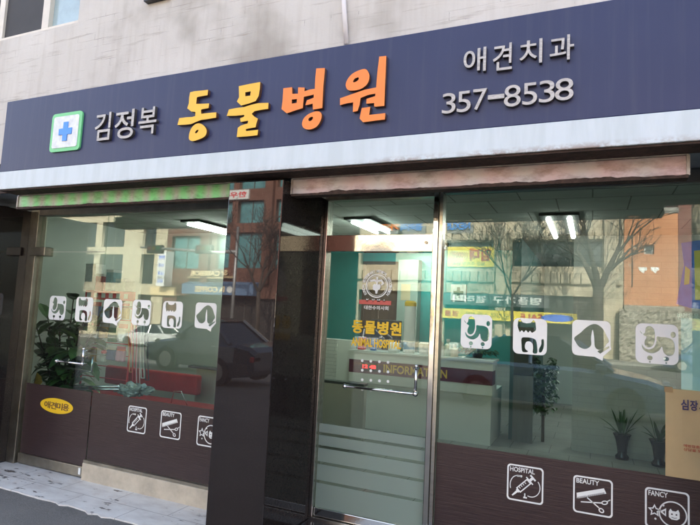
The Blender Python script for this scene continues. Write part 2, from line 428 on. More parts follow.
def text(name, body, x0, x1, z0, z1, y, m, parent=None, depth=.002, face=-1, bold=0., side=None, fit=True, shear=(0, 0)):
    "writing filled into the rectangle x0..x1, z0..z1 of the upright plane y; face +1 reads from the shop's side"
    cu = bpy.data.curves.new(name, 'FONT'); cu.body = body; cu.fill_mode = 'BOTH'; cu.extrude = .01; cu.offset = bold; cu.resolution_u = 5
    def place(co, me):
        if not co: return
        ax, bx = min(c.x for c in co), max(c.x for c in co); ay, by = min(c.y for c in co), max(c.y for c in co)
        for v, c in zip(me.vertices, co):
            u = (c.x-ax)/max(bx-ax, 1e-6); w = (c.y-ay)/max(by-ay, 1e-6); h = (c.z/.01*.5+.5)*depth
            if face < 0: v.co = (x0+(x1-x0)*u, y + depth - h, z0+(z1-z0)*w)
            else: v.co = (x1-(x1-x0)*u, y - depth + h, z0+(z1-z0)*w)
    return curve_mesh(cu, place, m, name, parent, False, side)
def rrect(x0, x1, z0, z1, r, n=5):
    o = []
    for cx, cz, a in ((x1-r, z1-r, 0), (x0+r, z1-r, 90), (x0+r, z0+r, 180), (x1-r, z0+r, 270)):
        for i in range(n+1):
            t = math.radians(a + 90*i/n); o.append((cx+r*math.cos(t), cz+r*math.sin(t)))
    return o
def ell(cx, cz, rx, rz, n=28, rot=0):
    o = []
    for i in range(n):
        t = 2*PI*i/n; a, b = rx*math.cos(t), rz*math.sin(t); o.append((cx+a*math.cos(rot)-b*math.sin(rot), cz+a*math.sin(rot)+b*math.cos(rot)))
    return o
def rect(x0, x1, z0, z1): return [(x0, z0), (x1, z0), (x1, z1), (x0, z1)]
def spline(pts, n=6):
    "closed Catmull-Rom through the points"
    o = []; k = len(pts)
    for i in range(k):
        p0, p1, p2, p3 = (pts[(i+j-1) % k] for j in range(4))
        for s in range(n):
            t = s/n
            o.append(tuple(.5*((2*p1[a]) + (-p0[a]+p2[a])*t + (2*p0[a]-5*p1[a]+4*p2[a]-p3[a])*t*t + (-p0[a]+3*p1[a]-3*p2[a]+p3[a])*t**3) for a in (0, 1)))
    return o
def stroke(pts, w, closed=False):
    "outline of a line of width w through pts"
    L, R = [], []; k = len(pts)
    for i, p in enumerate(pts):
        a = pts[max(i-1, 0)]; b = pts[min(i+1, k-1)]
        dx, dz = b[0]-a[0], b[1]-a[1]; l = math.hypot(dx, dz) or 1; nx, nz = -dz/l*w/2, dx/l*w/2
        L.append((p[0]+nx, p[1]+nz)); R.append((p[0]-nx, p[1]-nz))
    return L + R[::-1]
def arc(cx, cz, r, a0, a1, n=16, rz=None):
    rz = rz or r
    return [(cx+r*math.cos(math.radians(a0+(a1-a0)*i/n)), cz+rz*math.sin(math.radians(a0+(a1-a0)*i/n))) for i in range(n+1)]
def xf(loops, ox, oz, sx, sz): return [[(ox+p[0]*sx, oz+p[1]*sz) for p in lp] for lp in loops]

# ================================================================== SETTING: ground
Z_ROAD = -.55
def gz(x, y):
    "height of the street: level by the shop, lower across the road and falling away to the left"
    t = min(1, max(0, (-y-8)/6.)); return -.05 + t*(Z_ROAD+.05 + .032*min(0, max(-60, x+6)))
def sheet(name, prof, x0, x1, m, nx=300):
    b = bmesh.new()
    rows = [[b.verts.new((x0+(x1-x0)*i/nx, y, z if y > -8.4 else gz(x0+(x1-x0)*i/nx, y)+z)) for i in range(nx+1)] for y, z in prof]
    for a, c in zip(rows, rows[1:]):
        for i in range(nx): b.faces.new((a[i], a[i+1], c[i+1], c[i]))
    me = bpy.data.meshes.new(name); bmesh.ops.recalc_face_normals(b, faces=b.faces); b.to_mesh(me); b.free()
    if me.polygons[0].normal.z < 0: me.flip_normals()
    return struct(link(name, me, m))
sheet('ground', [(300, -.7), (2, -.7), (.5, -.06), (-.53, -.012), (-.62, -.010), (-1.5, -.03), (-8.0, -.05), (-10, 0), (-12, 0), (-14, 0), (-32.5, 0), (-300, 0)], -300, 300, M_ASPHALT)
for x in range(-70, 40, 5):
    sheet('road_marking', [(-22.48, .005), (-22.6, .005)], x, x+3, M_ROADPAINT, 3)
sheet('road_marking', [(-19.95, .005), (-20.1, .005)], -90, 60, M_ROADYELLOW, 150)
sheet('pavement', [(-31.5, -.05), (-31.501, .13), (-31.52, .14), (-38.5, .14)], -90, 60, M_KERB, 150)
# marble tile apron in front of the shop with a ragged outer edge
ap = bmesh.new()
edge = []
x = -8.0
while x < 2.01:
    edge.append((x, -.55 + .004*math.sin(x*9.1) + random.uniform(-.004, .004) - (.03 if random.random() < .1 else 0))); x += .07
top = [ap.verts.new((p[0], p[1], .0)) for p in edge] ; bot = [ap.verts.new((p[0], p[1], -.06)) for p in edge]
back = [ap.verts.new((p[0], .12, .006)) for p in edge]
for i in range(len(edge)-1):
    ap.faces.new((top[i], top[i+1], back[i+1], back[i])); ap.faces.new((bot[i], bot[i+1], top[i+1], top[i]))
me = bpy.data.meshes.new('pavement'); bmesh.ops.recalc_face_normals(ap, faces=ap.faces); ap.to_mesh(me); ap.free()
struct(link('pavement', me, M_TILE))

# ================================================================== THE SHOP BUILDING
B = thing('shop_building', 'white painted brick building with dark polished granite piers carrying the navy sign', 'building')
YW = -.60                                                    # front of the upper wall
# upper wall with its openings
w1 = [at(0, 41, YW), at(78, 22, YW)]
wx0, wx1 = -6.1, w1[1][0]; wz0, wz1 = w1[1][1]-.002, 5.6
w2x0, w2x1, w2z0 = at(148, 4, YW)[0], at(171, 0, YW)[0], at(150, 4, YW)[1]
flat('upper_wall', [rect(-11, 7, 2.95, 9.2), rect(wx0, wx1, wz0, wz1), rect(w2x0, w2x1, w2z0, 4.75)], YW, .22, M_WALL, B)
box('side_wall', -11, -10.78, YW+.22, 9, 0, 9.2, M_WALL, B); box('side_wall', 6.78, 7, YW+.22, 9, 0, 9.2, M_WALL, B)
box('back_wall', -10.78, 6.78, 8.8, 9, -.6, 9.2, M_WALL, B); box('roof', -11.02, 7.02, YW-.02, 9.02, 9.2, 9.45, M_KERB, B)
box('upper_floor', -10.78, 6.78, YW+.22, 8.8, 2.97, 3.1, M_KERB, B)
wf = MB()
for a, b in ((wx0, wx0+.05), (at(-2, 0, YW)[0], at(3, 0, YW)[0]), (at(39.5, 16, YW)[0], at(46, 16, YW)[0])):
    wf.box(a, b, YW+.03, YW+.09, wz0+.045, wz1)
wf.box(wx0, wx1, YW+.025, YW+.095, wz0, wz0+.04)
win = wf.build('window', mat('cream_window_frame', (.66, .60, .50), .4, 0, .1, 6), B)
xm = at(42, 16, YW)[0]
box('pane', wx0+.05, xm, YW+.055, YW+.065, wz0+.045, wz1, mat('insect_screen', (.055, .055, .058), .8, 0, .1, 3), win)
box('pane', xm, wx1, YW+.075, YW+.085, wz0+.045, wz1, mat('upper_window_pane', (.36, .47, .49), .1, 0, .25, 2.5, spec=.8), win)
w2 = box('window', w2x0, w2x1, YW-.05, YW+.06, w2z0, w2z0+.05, mat('dark_window_box', (.03, .03, .032), .4, 0, .5, 20), B)
box('pane', w2x0, w2x1, YW+.05, YW+.06, w2z0+.05, 4.75, M_DARK, w2)
# piers
PX0, PX1 = -2.425, -1.968
box('granite_pier', PX0, PX1, -.70, .10, -.04, 2.60, M_GRANITE, B, bevel=.006)
box('jamb_slab', PX1+.0005, PX1+.0018, -.694, -.056, .119, 2.594, M_JAMB, B)
box('granite_pier', -6.0, -5.47, -.70, .10, -.04, 2.60, M_GRANITE, B, bevel=.006)
box('granite_pier', .66, 1.15, -.70, .10, -.04, 2.60, M_GRANITE, B, bevel=.006)
box('granite_pier', -9.2, -8.7, -.70, .10, -.04, 2.60, M_GRANITE, B, bevel=.006)
box('granite_pier', 4.4, 4.9, -.70, .10, -.04, 2.60, M_GRANITE, B, bevel=.006)
# neighbours' shopfronts either side, dark
box('neighbour_front', -8.7, -6.0, .0, .06, -.04, 2.69, M_GRANITE, B); box('neighbour_front', 1.15, 4.4, .0, .06, -.04, 2.69, M_GRANITE, B)
box('soffit', -10.78, 6.78, -.575, .12, 2.695, 2.735, M_SOFFIT, B)
box('soffit_beam', -10.78, 6.78, -.60, -.58, 2.66, 2.95, M_RUST, B)
# entrance step between the piers
box('entrance_step', PX1+.003, .657, -.42, .12, -.03, .118, M_GRANITE, B, bevel=.01)
box('door_sill', PX1+.003, -1.0, -.055, .06, .1185, .135, M_STEEL, B)

# ================================================================== SIGN
YS = -.80
SIGN = thing('shop_sign', 'long navy fascia sign over the shop with yellow and orange raised letters', 'sign', (-2, YS, 2.63))
sx0, sx1 = -4.885, 2.2
blue_z0, blue_z1, white_z0 = 2.80, 3.452, 2.638
box('sign_panel', sx0, sx1, YS, YS+.19, blue_z0, blue_z1, M_NAVY, SIGN, bevel=.004)
box('white_band', sx0, sx1, YS-.003, YS+.19, white_z0, blue_z0-.001, M_WHITE_BAND, SIGN, bevel=.004)
box('sign_underside', sx0+.01, sx1, YS+.012, YS+.185, white_z0-.012, white_z0-.001, M_RUST, SIGN)
YL = YS-.028
def px_loop(loop, ox, oy, sc, y=YL): return [at(ox+p[0]/sc, oy+p[1]/sc, y) for p in loop]
G1 = [[(141, 55), (175, 46), (235, 40), (298, 33), (293, 80), (215, 94), (200, 100), (194, 156), (236, 156), (308, 152), (302, 193), (250, 202), (236, 208), (238, 243), (300, 236), (370, 230), (368, 277), (290, 290), (238, 296), (190, 315), (150, 333), (100, 338), (30, 341), (46, 281), (110, 273), (160, 271), (186, 262), (187, 226), (152, 224), (116, 195), (130, 150), (133, 100)]]
O1 = spline([(205, 327), (250, 338), (282, 375), (283, 415), (262, 446), (215, 468), (165, 482), (135, 470), (130, 440), (142, 390), (165, 352)], 4)
O1h = spline([(184, 408), (197, 388), (214, 384), (208, 401), (195, 413)], 4)
flat('letter', [px_loop(G1[0], 174, 86, 8.75)], YL, .028, M_YELLOW, SIGN, side=M_SIDE)
flat('letter', [px_loop(O1, 174, 86, 8.75), px_loop(O1h, 174, 86, 8.75)], YL, .028, M_YELLOW, SIGN, side=M_SIDE)
S2 = 420/52.
flat('letter', [px_loop([(136, 66), (220, 48), (309, 32), (305, 90), (296, 145), (272, 186), (215, 207), (155, 222), (120, 190), (138, 155)], 222, 78, S2), px_loop([(188, 116), (232, 107), (228, 142), (188, 147)], 222, 78, S2)], YL, .028, M_YELLOW, SIGN, side=M_SIDE)
flat('letter', [px_loop([(56, 254), (110, 243), (180, 234), (235, 216), (295, 203), (375, 200), (373, 249), (310, 258), (262, 268), (240, 290), (262, 312), (290, 328), (276, 372), (272, 398), (235, 404), (193, 412), (195, 428), (240, 424), (292, 418), (286, 462), (215, 470), (119, 477), (128, 402), (152, 384), (208, 366), (210, 345), (150, 355), (146, 326), (178, 312), (180, 298), (120, 304), (38, 306)], 222, 78, S2)], YL, .028, M_YELLOW, SIGN, side=M_SIDE)
S3 = 7.5
flat('letter', [px_loop([(40, 182), (106, 174), (107, 224), (150, 222), (151, 175), (200, 177), (198, 205), (235, 192), (276, 186), (280, 100), (287, 33), (352, 30), (340, 170), (332, 330), (262, 342), (260, 297), (205, 310), (216, 273), (245, 262), (268, 252), (268, 229), (230, 238), (194, 246), (186, 330), (130, 348), (66, 370), (26, 338), (34, 280)], 278, 64, S3), px_loop([(104, 266), (142, 262), (140, 292), (103, 297)], 278, 64, S3)], YL, .028, M_ORANGE, SIGN, side=M_SIDE)
flat('letter', [px_loop(spline([(285, 355), (318, 362), (328, 395), (312, 440), (282, 475), (235, 491), (196, 482), (180, 452), (192, 410), (230, 375)], 4), 278, 64, S3), px_loop(spline([(228, 414), (240, 400), (258, 396), (262, 408), (250, 424), (234, 428)], 4), 278, 64, S3)], YL, .028, M_ORANGE, SIGN, side=M_SIDE)
S4 = 7.0
flat('letter', [px_loop(spline([(200, 118), (228, 145), (233, 185), (215, 228), (170, 260), (115, 270), (80, 262), (68, 225), (88, 180), (130, 142)], 4), 336, 52, S4), px_loop(spline([(120, 205), (132, 186), (156, 178), (158, 192), (143, 206), (124, 212)], 4), 336, 52, S4)], YL, .028, M_ORANGE, SIGN, side=M_SIDE)
flat('letter', [px_loop([(28, 324), (120, 292), (200, 264), (281, 248), (290, 140), (303, 32), (352, 27), (345, 200), (338, 377), (268, 383), (267, 357), (212, 362), (214, 328), (245, 318), (274, 309), (276, 291), (225, 300), (172, 322), (165, 370), (150, 413), (118, 419), (120, 352), (72, 360), (28, 372)], 336, 52, S4)], YL, .028, M_ORANGE, SIGN, side=M_SIDE)
flat('letter', [px_loop([(180, 392), (240, 384), (232, 440), (290, 434), (345, 428), (342, 472), (260, 482), (190, 492), (165, 466)], 336, 52, S4)], YL, .028, M_ORANGE, SIGN, side=M_SIDE)
def sign_char(ch, x0, x1, y0, y1, ox, oy, sc, bold=.008):
    xa, xb = ox+x0/sc, ox+x1/sc; ya, yb = oy+y0/sc, oy+y1/sc
    s = .13*(xb-xa)/2
    cx, cyy = (xa+xb)/2, (ya+yb)/2
    X0, X1 = at(xa, cyy, YL)[0], at(xb, cyy, YL)[0]; Z1, Z0 = at(cx, ya+s, YL)[1], at(cx, yb-s, YL)[1]
    text('letter', ch, X0, X1, Z0, Z1, YL, M_SILVER, SIGN, depth=.028, bold=bold, side=M_SILVER_EDGE)
S5 = 700/120.
for ch, a, b, c, d in (('김', 297, 386, 46, 217), ('정', 412, 522, 28, 208), ('복', 552, 655, 12, 182)): sign_char(ch, a, b, c, d, 44, 104, S5)
for ch, a, b, c, d in (('애', 147, 245, 117, 234), ('견', 275, 359, 98, 224), ('치', 392, 491, 80, 198), ('과', 524, 630, 60, 183),
                       ('3', 53, 112, 316, 412), ('5', 118, 178, 307, 406), ('7', 188, 249, 297, 396), ('8', 324, 397, 279, 383), ('5', 404, 469, 270, 374), ('3', 477, 546, 259, 364), ('8', 547, 628, 249, 356)):
    sign_char(ch, a, b, c, d, 430, 20, 4.375, .008 if ord(ch) > 255 else .0)
p0, p1 = at(430+253/4.375, 20+340/4.375, YL), at(430+325/4.375, 20+338/4.375, YL)
flat('letter', [rect(p0[0], p1[0], p0[1]-.012, p0[1]+.014)], YL, .028, M_SILVER, SIGN, side=M_SILVER_EDGE)
# cross emblem
ca, cb = at(44+40/S5, 104+160/S5, YS-.018), at(44+213/S5, 104+160/S5, YS-.018)
ct, cbo = at(44+128/S5, 104+50/S5, YS-.018)[1], at(44+124/S5, 104+273/S5, YS-.018)[1]
emb = flat('emblem_frame', [rrect(ca[0], cb[0], cbo, ct, .035)], YS-.016, .0155, M_GREEN, SIGN, side=M_GREEN)
flat('emblem_plate', [rrect(ca[0]+.03, cb[0]-.03, cbo+.03, ct-.03, .02)], YS-.020, .0038, M_LIGHTPLATE, emb)
cxm, czm, ar, th = (ca[0]+cb[0])/2+.004, (cbo+ct)/2, .082, .027
flat('emblem_cross', [[(cxm-th, czm-ar), (cxm+th, czm-ar), (cxm+th, czm-th), (cxm+ar*.93, czm-th), (cxm+ar*.93, czm+th), (cxm+th, czm+th), (cxm+th, czm+ar), (cxm-th, czm+ar), (cxm-th, czm+th), (cxm-ar*.93, czm+th), (cxm-ar*.93, czm-th), (cxm-th, czm-th)]], YS-.026, .0058, M_BLUE, emb)

# pipe on the wall
pp = [at(344.5, -14, YW), at(345.5, 10, YW), at(347.8, 46, YW)]
tag(MB().tube([(p[0], YW-.022, p[1]) for p in pp], .017, 12).build('drain_pipe', mat('painted_pipe', (.68, .64, .62), .5), smooth=True), 'thin white pipe running down the brick wall behind the sign', 'pipe')

# ================================================================== SHUTTER BOXES
def shutter(label, x0, x1, m, trim_bottom):
    t = thing('shutter_box', label, 'shutter box', ((x0+x1)/2, -.6, 2.5), 'roller shutter boxes under the sign')
    box('casing', x0, x1, -.602, -.53, 2.512, 2.622, m, t, bevel=.006)
    mb = MB(); mb.box(x0-.004, x1+.004, -.608, -.525, 2.6225, 2.628); mb.build('top_trim', M_TRIM, t)
    for xe in (x0, x1): MB().box(xe-.008, xe+.008, -.609, -.53, 2.513, 2.621).build('end_cap', M_TRIM, t)
    b = bmesh.new(); n = int((x1-x0)/.012); prev = None
    for i in range(n+1):
        x = x0+(x1-x0)*i/n; z = 2.511 + max(0, .016*(noise.noise(Vector((x*3.1, 1.7, 0))) + .7*noise.noise(Vector((x*11, 4.2, 0)))+.25*noise.noise(Vector((x*37, 0, 0)))+.35))*trim_bottom
        cur = [b.verts.new(v) for v in ((x, -.613, 2.497), (x, -.613, z), (x, -.53, 2.4975), (x, -.6035, z))]
        if prev:
            b.faces.new((prev[0], cur[0], cur[1], prev[1])); b.faces.new((prev[0], prev[2], cur[2], cur[0])); b.faces.new((prev[1], cur[1], cur[3], prev[3]))
        prev = cur
    me = bpy.data.meshes.new('bottom_rail'); bmesh.ops.recalc_face_normals(b, faces=b.faces); b.to_mesh(me); b.free()
    link('bottom_rail', me, M_RUST, t)
    return t
shutter('faded green striped shutter box over the grooming shop window', -4.885, PX0-.012, M_GREEN_BOX, .5)
shutter('faded pink striped shutter box over the glass entrance door', PX1+.014, .462, M_PINK_BOX, 1.)

# ================================================================== GLAZING
GY0, GY1 = -.006, .006
DY = GY0-.003          # vinyl on the street side
# ---- left unit: grooming door + fixed window
LD = thing('glass_door', 'frameless glass door with brown lower film and yellow oval sticker', 'door', (-4.85, 0, 0), 'glass shop doors')
lx0, lx1 = -5.325, -4.392
box('pane', lx0, lx1, GY0, GY1, .112, 2.168, M_GLASS, LD)
box('film', lx0+.002, lx1-.002, DY, GY0-.0006, .113, .812, M_FILM, LD)
box('bottom_rail', lx0, lx1, -.028, .028, .018, .112, M_DULLSTEEL, LD, bevel=.004)
box('lock', lx1-.055, lx1-.03, -.034, -.028, .04, .10, M_WHITE, LD)
def L_handle(parent, xl, xr, z, zt):
    h = MB().tube([(xl, -.055, z), (xr-.01, -.055, z)], .0105, 12)
    h.tube([(xr, -.055, z), (xr, -.055, zt)], .0115, 12)
    h.tube([(xl+.005, -.055, z), (xl+.005, -.006, z)], .009, 10); h.tube([(xr, -.055, z), (xr, -.006, z)], .009, 10); h.tube([(xr, -.055, zt-.02), (xr, -.006, zt-.02)], .009, 10)
    h.ball((xl, -.055, z), .019, 2); h.ball((xr, -.055, z), .021, 2); h.ball((xr, -.055, zt), .016, 2)
    h.build('handle', M_CHROME, parent, smooth=True)
hz = at(83, 364, -.05); hx = at(57, 363, -.05); ht = at(83.5, 349, -.05)
L_handle(LD, hx[0], hz[0], hz[1], ht[1])
L_handle_in = MB().tube([(hx[0], .06, hz[1]-.08), (hz[0], .06, hz[1]-.08), (hz[0], .06, ht[1]-.08)], .01, 10); L_handle_in.build('handle', M_CHROME, LD, smooth=True)

LW = thing('shop_window', 'fixed shop window with brown lower film and animal stickers left of the pier', 'window', (-3.7, 0, 0), 'shop windows')
fr = MB(); fr.box(-5.47, -5.345, -.05, .05, 0.004, 2.69); fr.build('frame_post', M_DULLSTEEL, LW, bevel=.004)
box('frame_head', -5.345, PX0, -.045, .045, 2.555, 2.69, mat('dusty_head_rail', (.20, .19, .165), .6, .2, .3, 5), LW)
box('transom_pane', -5.342, lx1, GY0, GY1, 2.176, 2.553, M_GLASS, LW)
box('pane', lx1+.008, PX0, GY0, GY1, .186, 2.553, M_GLASS, LW)
box('film', lx1+.010, PX0, DY, GY0-.0006, .187, .812, M_FILM, LW)
box('sill', lx1+.006, PX0, -.05, .05, .0, .160, M_SILL, LW, bevel=.005)
box('sill_cap', lx1+.006, PX0, -.042, .03, .1605, .186, M_DULLSTEEL, LW)
pa = at(33, 256, -.03); pb = at(48, 256, -.03)
box('patch_fitting', pa[0], pb[0], -.075, .03, 2.125, 2.215, M_DULLSTEEL, LW, bevel=.006)

# ---- entrance door
DF = thing('door_frame', 'polished steel entrance frame with header bar and transom glass', 'door frame', (-1.5, 0, .1))
box('post', PX1+.002, -1.936, -.05, .05, .136, 2.69, M_STEEL, DF, bevel=.004)
box('mullion', -1.068, -1.030, -.055, .05, .119, 2.69, M_POLISHED, DF, bevel=.004)
box('mullion', -1.026, -1.000, -.045, .05, .119, 2.69, M_STEEL, DF, bevel=.003)
box('header', -1.935, -1.069, -.05, .05, 2.172, 2.302, M_POLISHED, DF, bevel=.003)
box('head_rail', -1.935, -1.069, -.045, .045, 2.585, 2.69, M_DULLSTEEL, DF)
box('transom_pane', -1.935, -1.069, GY0, GY1, 2.303, 2.584, M_GLASS, DF)
ls = at(422, 253, -.05)
MB().tube([(ls[0]+.03, -.052, 2.238), (ls[0]+.03, -.062, 2.238)], .012, 14).build('lock_cylinder', M_DULLSTEEL, DF)
ED = thing('glass_door', 'glass entrance door with frosted lower stripes and yellow lettering', 'door', (-1.5, 0, .13), 'glass shop doors')
ex0, ex1 = -1.932, -1.072
box('pane', ex0, ex1, GY0, GY1, .200, 2.168, M_GLASS, ED)
box('bottom_rail', ex0, ex1, -.026, .026, .140, .200, M_POLISHED, ED, bevel=.003)
gaps = [at(320, y, 0)[1] for y in (433, 446, 462.3, 481.2)]
zt = .83; 
for g in gaps + [None]:
    zb = g+.011 if g else .201
    box('frosted_stripe', ex0+.001, ex1-.001, DY, GY0-.0006, zb, zt, M_FROST, ED)
    zt = g-.011 if g else 0
hl, hr_, hu = at(345, 387, -.05), at(415.5, 393, -.05), at(414, 366, -.05)
L_handle(ED, hl[0], hr_[0], (hl[1]+hr_[1])/2, hu[1])
# ---- right window
RW = thing('shop_window', 'wide clinic window with brown lower film and pictograms beside the entrance', 'window', (-.2, 0, .1), 'shop windows')
rx0, rx1 = -.998, .657
box('pane', rx0, rx1, GY0, GY1, .14, 2.605, M_GLASS, RW)
box('film', rx0+.002, rx1, DY, GY0-.0006, .141, .815, M_FILM, RW)
box('frame_head', rx0, rx1, -.045, .045, 2.606, 2.69, mat('window_head_rail', (.10, .105, .11), .5, .3), RW)
box('sill', rx0, rx1, -.045, .045, .119, .14, M_STEEL, RW)

# ================================================================== VINYL DECALS
def sticker_shapes(kind):
    "cut-outs of the white animal squares, unit square coordinates"
    base = [rrect(0, 1, 0, 1, .16, 6)]
    if kind == 'poodle':
        head = spline([(.10, .82), (.14, .74), (.22, .76), (.25, .90), (.34, .94), (.44, .86), (.46, .68), (.45, .55), (.40, .44), (.30, .40), (.22, .46), (.22, .56), (.26, .66), (.20, .70)], 4)
        body = spline([(.15, .47), (.17, .36), (.27, .28), (.42, .26), (.56, .34), (.62, .44), (.66, .30), (.76, .22), (.88, .26), (.92, .42), (.88, .60), (.76, .67), (.60, .68), (.50, .68), (.495, .56), (.44, .42), (.33, .35), (.22, .38)], 4)
        tail = ell(.94, .76, .085, .085)
        return base + [head, body] + [ell(.34, .14, .065, .06), ell(.72, .14, .065, .06), rect(.32, .36, .02, .06), rect(.70, .74, .02, .06), ell(.88, .75, .06, .075)]
    if kind == 'cat':
        head = [(.14, .92), (.20, .98), (.28, .88), (.40, .86), (.52, .88), (.60, .97), (.66, .90), (.68, .72), (.66, .66), (.56, .60), (.50, .66), (.45, .60), (.38, .67), (.32, .60), (.26, .66), (.20, .60), (.16, .68), (.13, .78)]
        body = spline([(.26, .44), (.40, .47), (.56, .46), (.68, .40), (.72, .22), (.72, .05), (.60, .05), (.60, .18), (.58, .30), (.50, .36), (.40, .34), (.36, .24), (.38, .14), (.46, .08), (.36, .05), (.28, .08), (.26, .24)], 3)
        tail = spline([(.78, .08), (.86, .10), (.92, .28), (.90, .44), (.84, .42), (.84, .30), (.78, .18)], 3)
        return base + [head, body, tail]
    if kind == 'beagle':
        sq = rrect(0, 1, 0.06, 1, .14, 6)
        # speech-bubble point at the lower right
        i = max(range(len(sq)), key=lambda j: sq[j][0]-sq[j][1]*2)
        sq = [p for p in sq if not (p[0] > .86 and p[1] < .2)]
        pts = [p for p in sq if not (p[1] < .1 and p[0] > .5)]
        j = max(range(len(pts)), key=lambda q: pts[q][0] - (2 if pts[q][1] > .3 else 0))
        outer = rrect(0, 1, .06, 1, .14, 6)[:14] + [(0.0, .2)] + [(.02, .12), (.07, .075), (.14, .06), (.60, .05), (.80, -.04), (.82, .08), (1.02, .28), (1.0, .36)]
        head = spline([(.06, .52), (.22, .66), (.36, .80), (.52, .90), (.66, .90), (.80, .80), (.90, .62), (.96, .48), (.90, .40), (.84, .30), (.70, .24), (.60, .32), (.58, .55), (.54, .76), (.50, .55), (.50, .34), (.36, .24), (.20, .28), (.10, .40)], 4)
        strip = [(.66, .20), (.74, .14), (.97, .31), (.97, .36)]
        return [outer, head, strip]
def animal_sticker(kind, pxc, pyc, wpx, hpx, label):
    X0, X1 = at(pxc-wpx/2, pyc, DY)[0], at(pxc+wpx/2, pyc, DY)[0]; Z1, Z0 = at(pxc, pyc-hpx/2, DY)[1], at(pxc, pyc+hpx/2, DY)[1]
    o = flat('animal_sticker', xf(sticker_shapes(kind), X0, Z0, X1-X0, Z1-Z0), GY0-.0022, .0014, M_WHITE)
    tag(o, label, 'sticker', 'white animal stickers across the windows')
s4 = 700/100.
for kind, x, y, w, h, lab in (
    ('poodle', 57.3, 308, 16.5, 24, 'white poodle sticker in front of the rubber plant leaves'),
    ('cat', 84, 309.5, 17, 25, 'white cat sticker before the red pet goods rack'),
    ('beagle', 112.3, 312, 18.5, 25.5, 'white hound head sticker between the rack and the door seam'),
    ('poodle', 141.3, 312.7, 18.5, 25.5, 'white poodle sticker on the fixed window next to the red rack'),
    ('cat', 172.3, 314.8, 20, 27, 'white cat sticker above the red bench'),
    ('beagle', 205.5, 316.5, 21, 27.5, 'white hound head sticker nearest the granite pier'),
    ('poodle', 476.3, 331.5, 31, 34, 'white poodle sticker above the reception desk end by the steel mullion'),
    ('cat', 530, 336.5, 34, 36, 'large white cat sticker on the clinic window near the corridor'),
    ('beagle', 591.3, 339.5, 38.5, 38, 'large white hound head sticker on the clinic window over the white tiled wall'),
    ('poodle', 657, 344, 43, 40, 'large white poodle sticker above the cream notice')):
    animal_sticker(kind, x, y, w, h, lab)

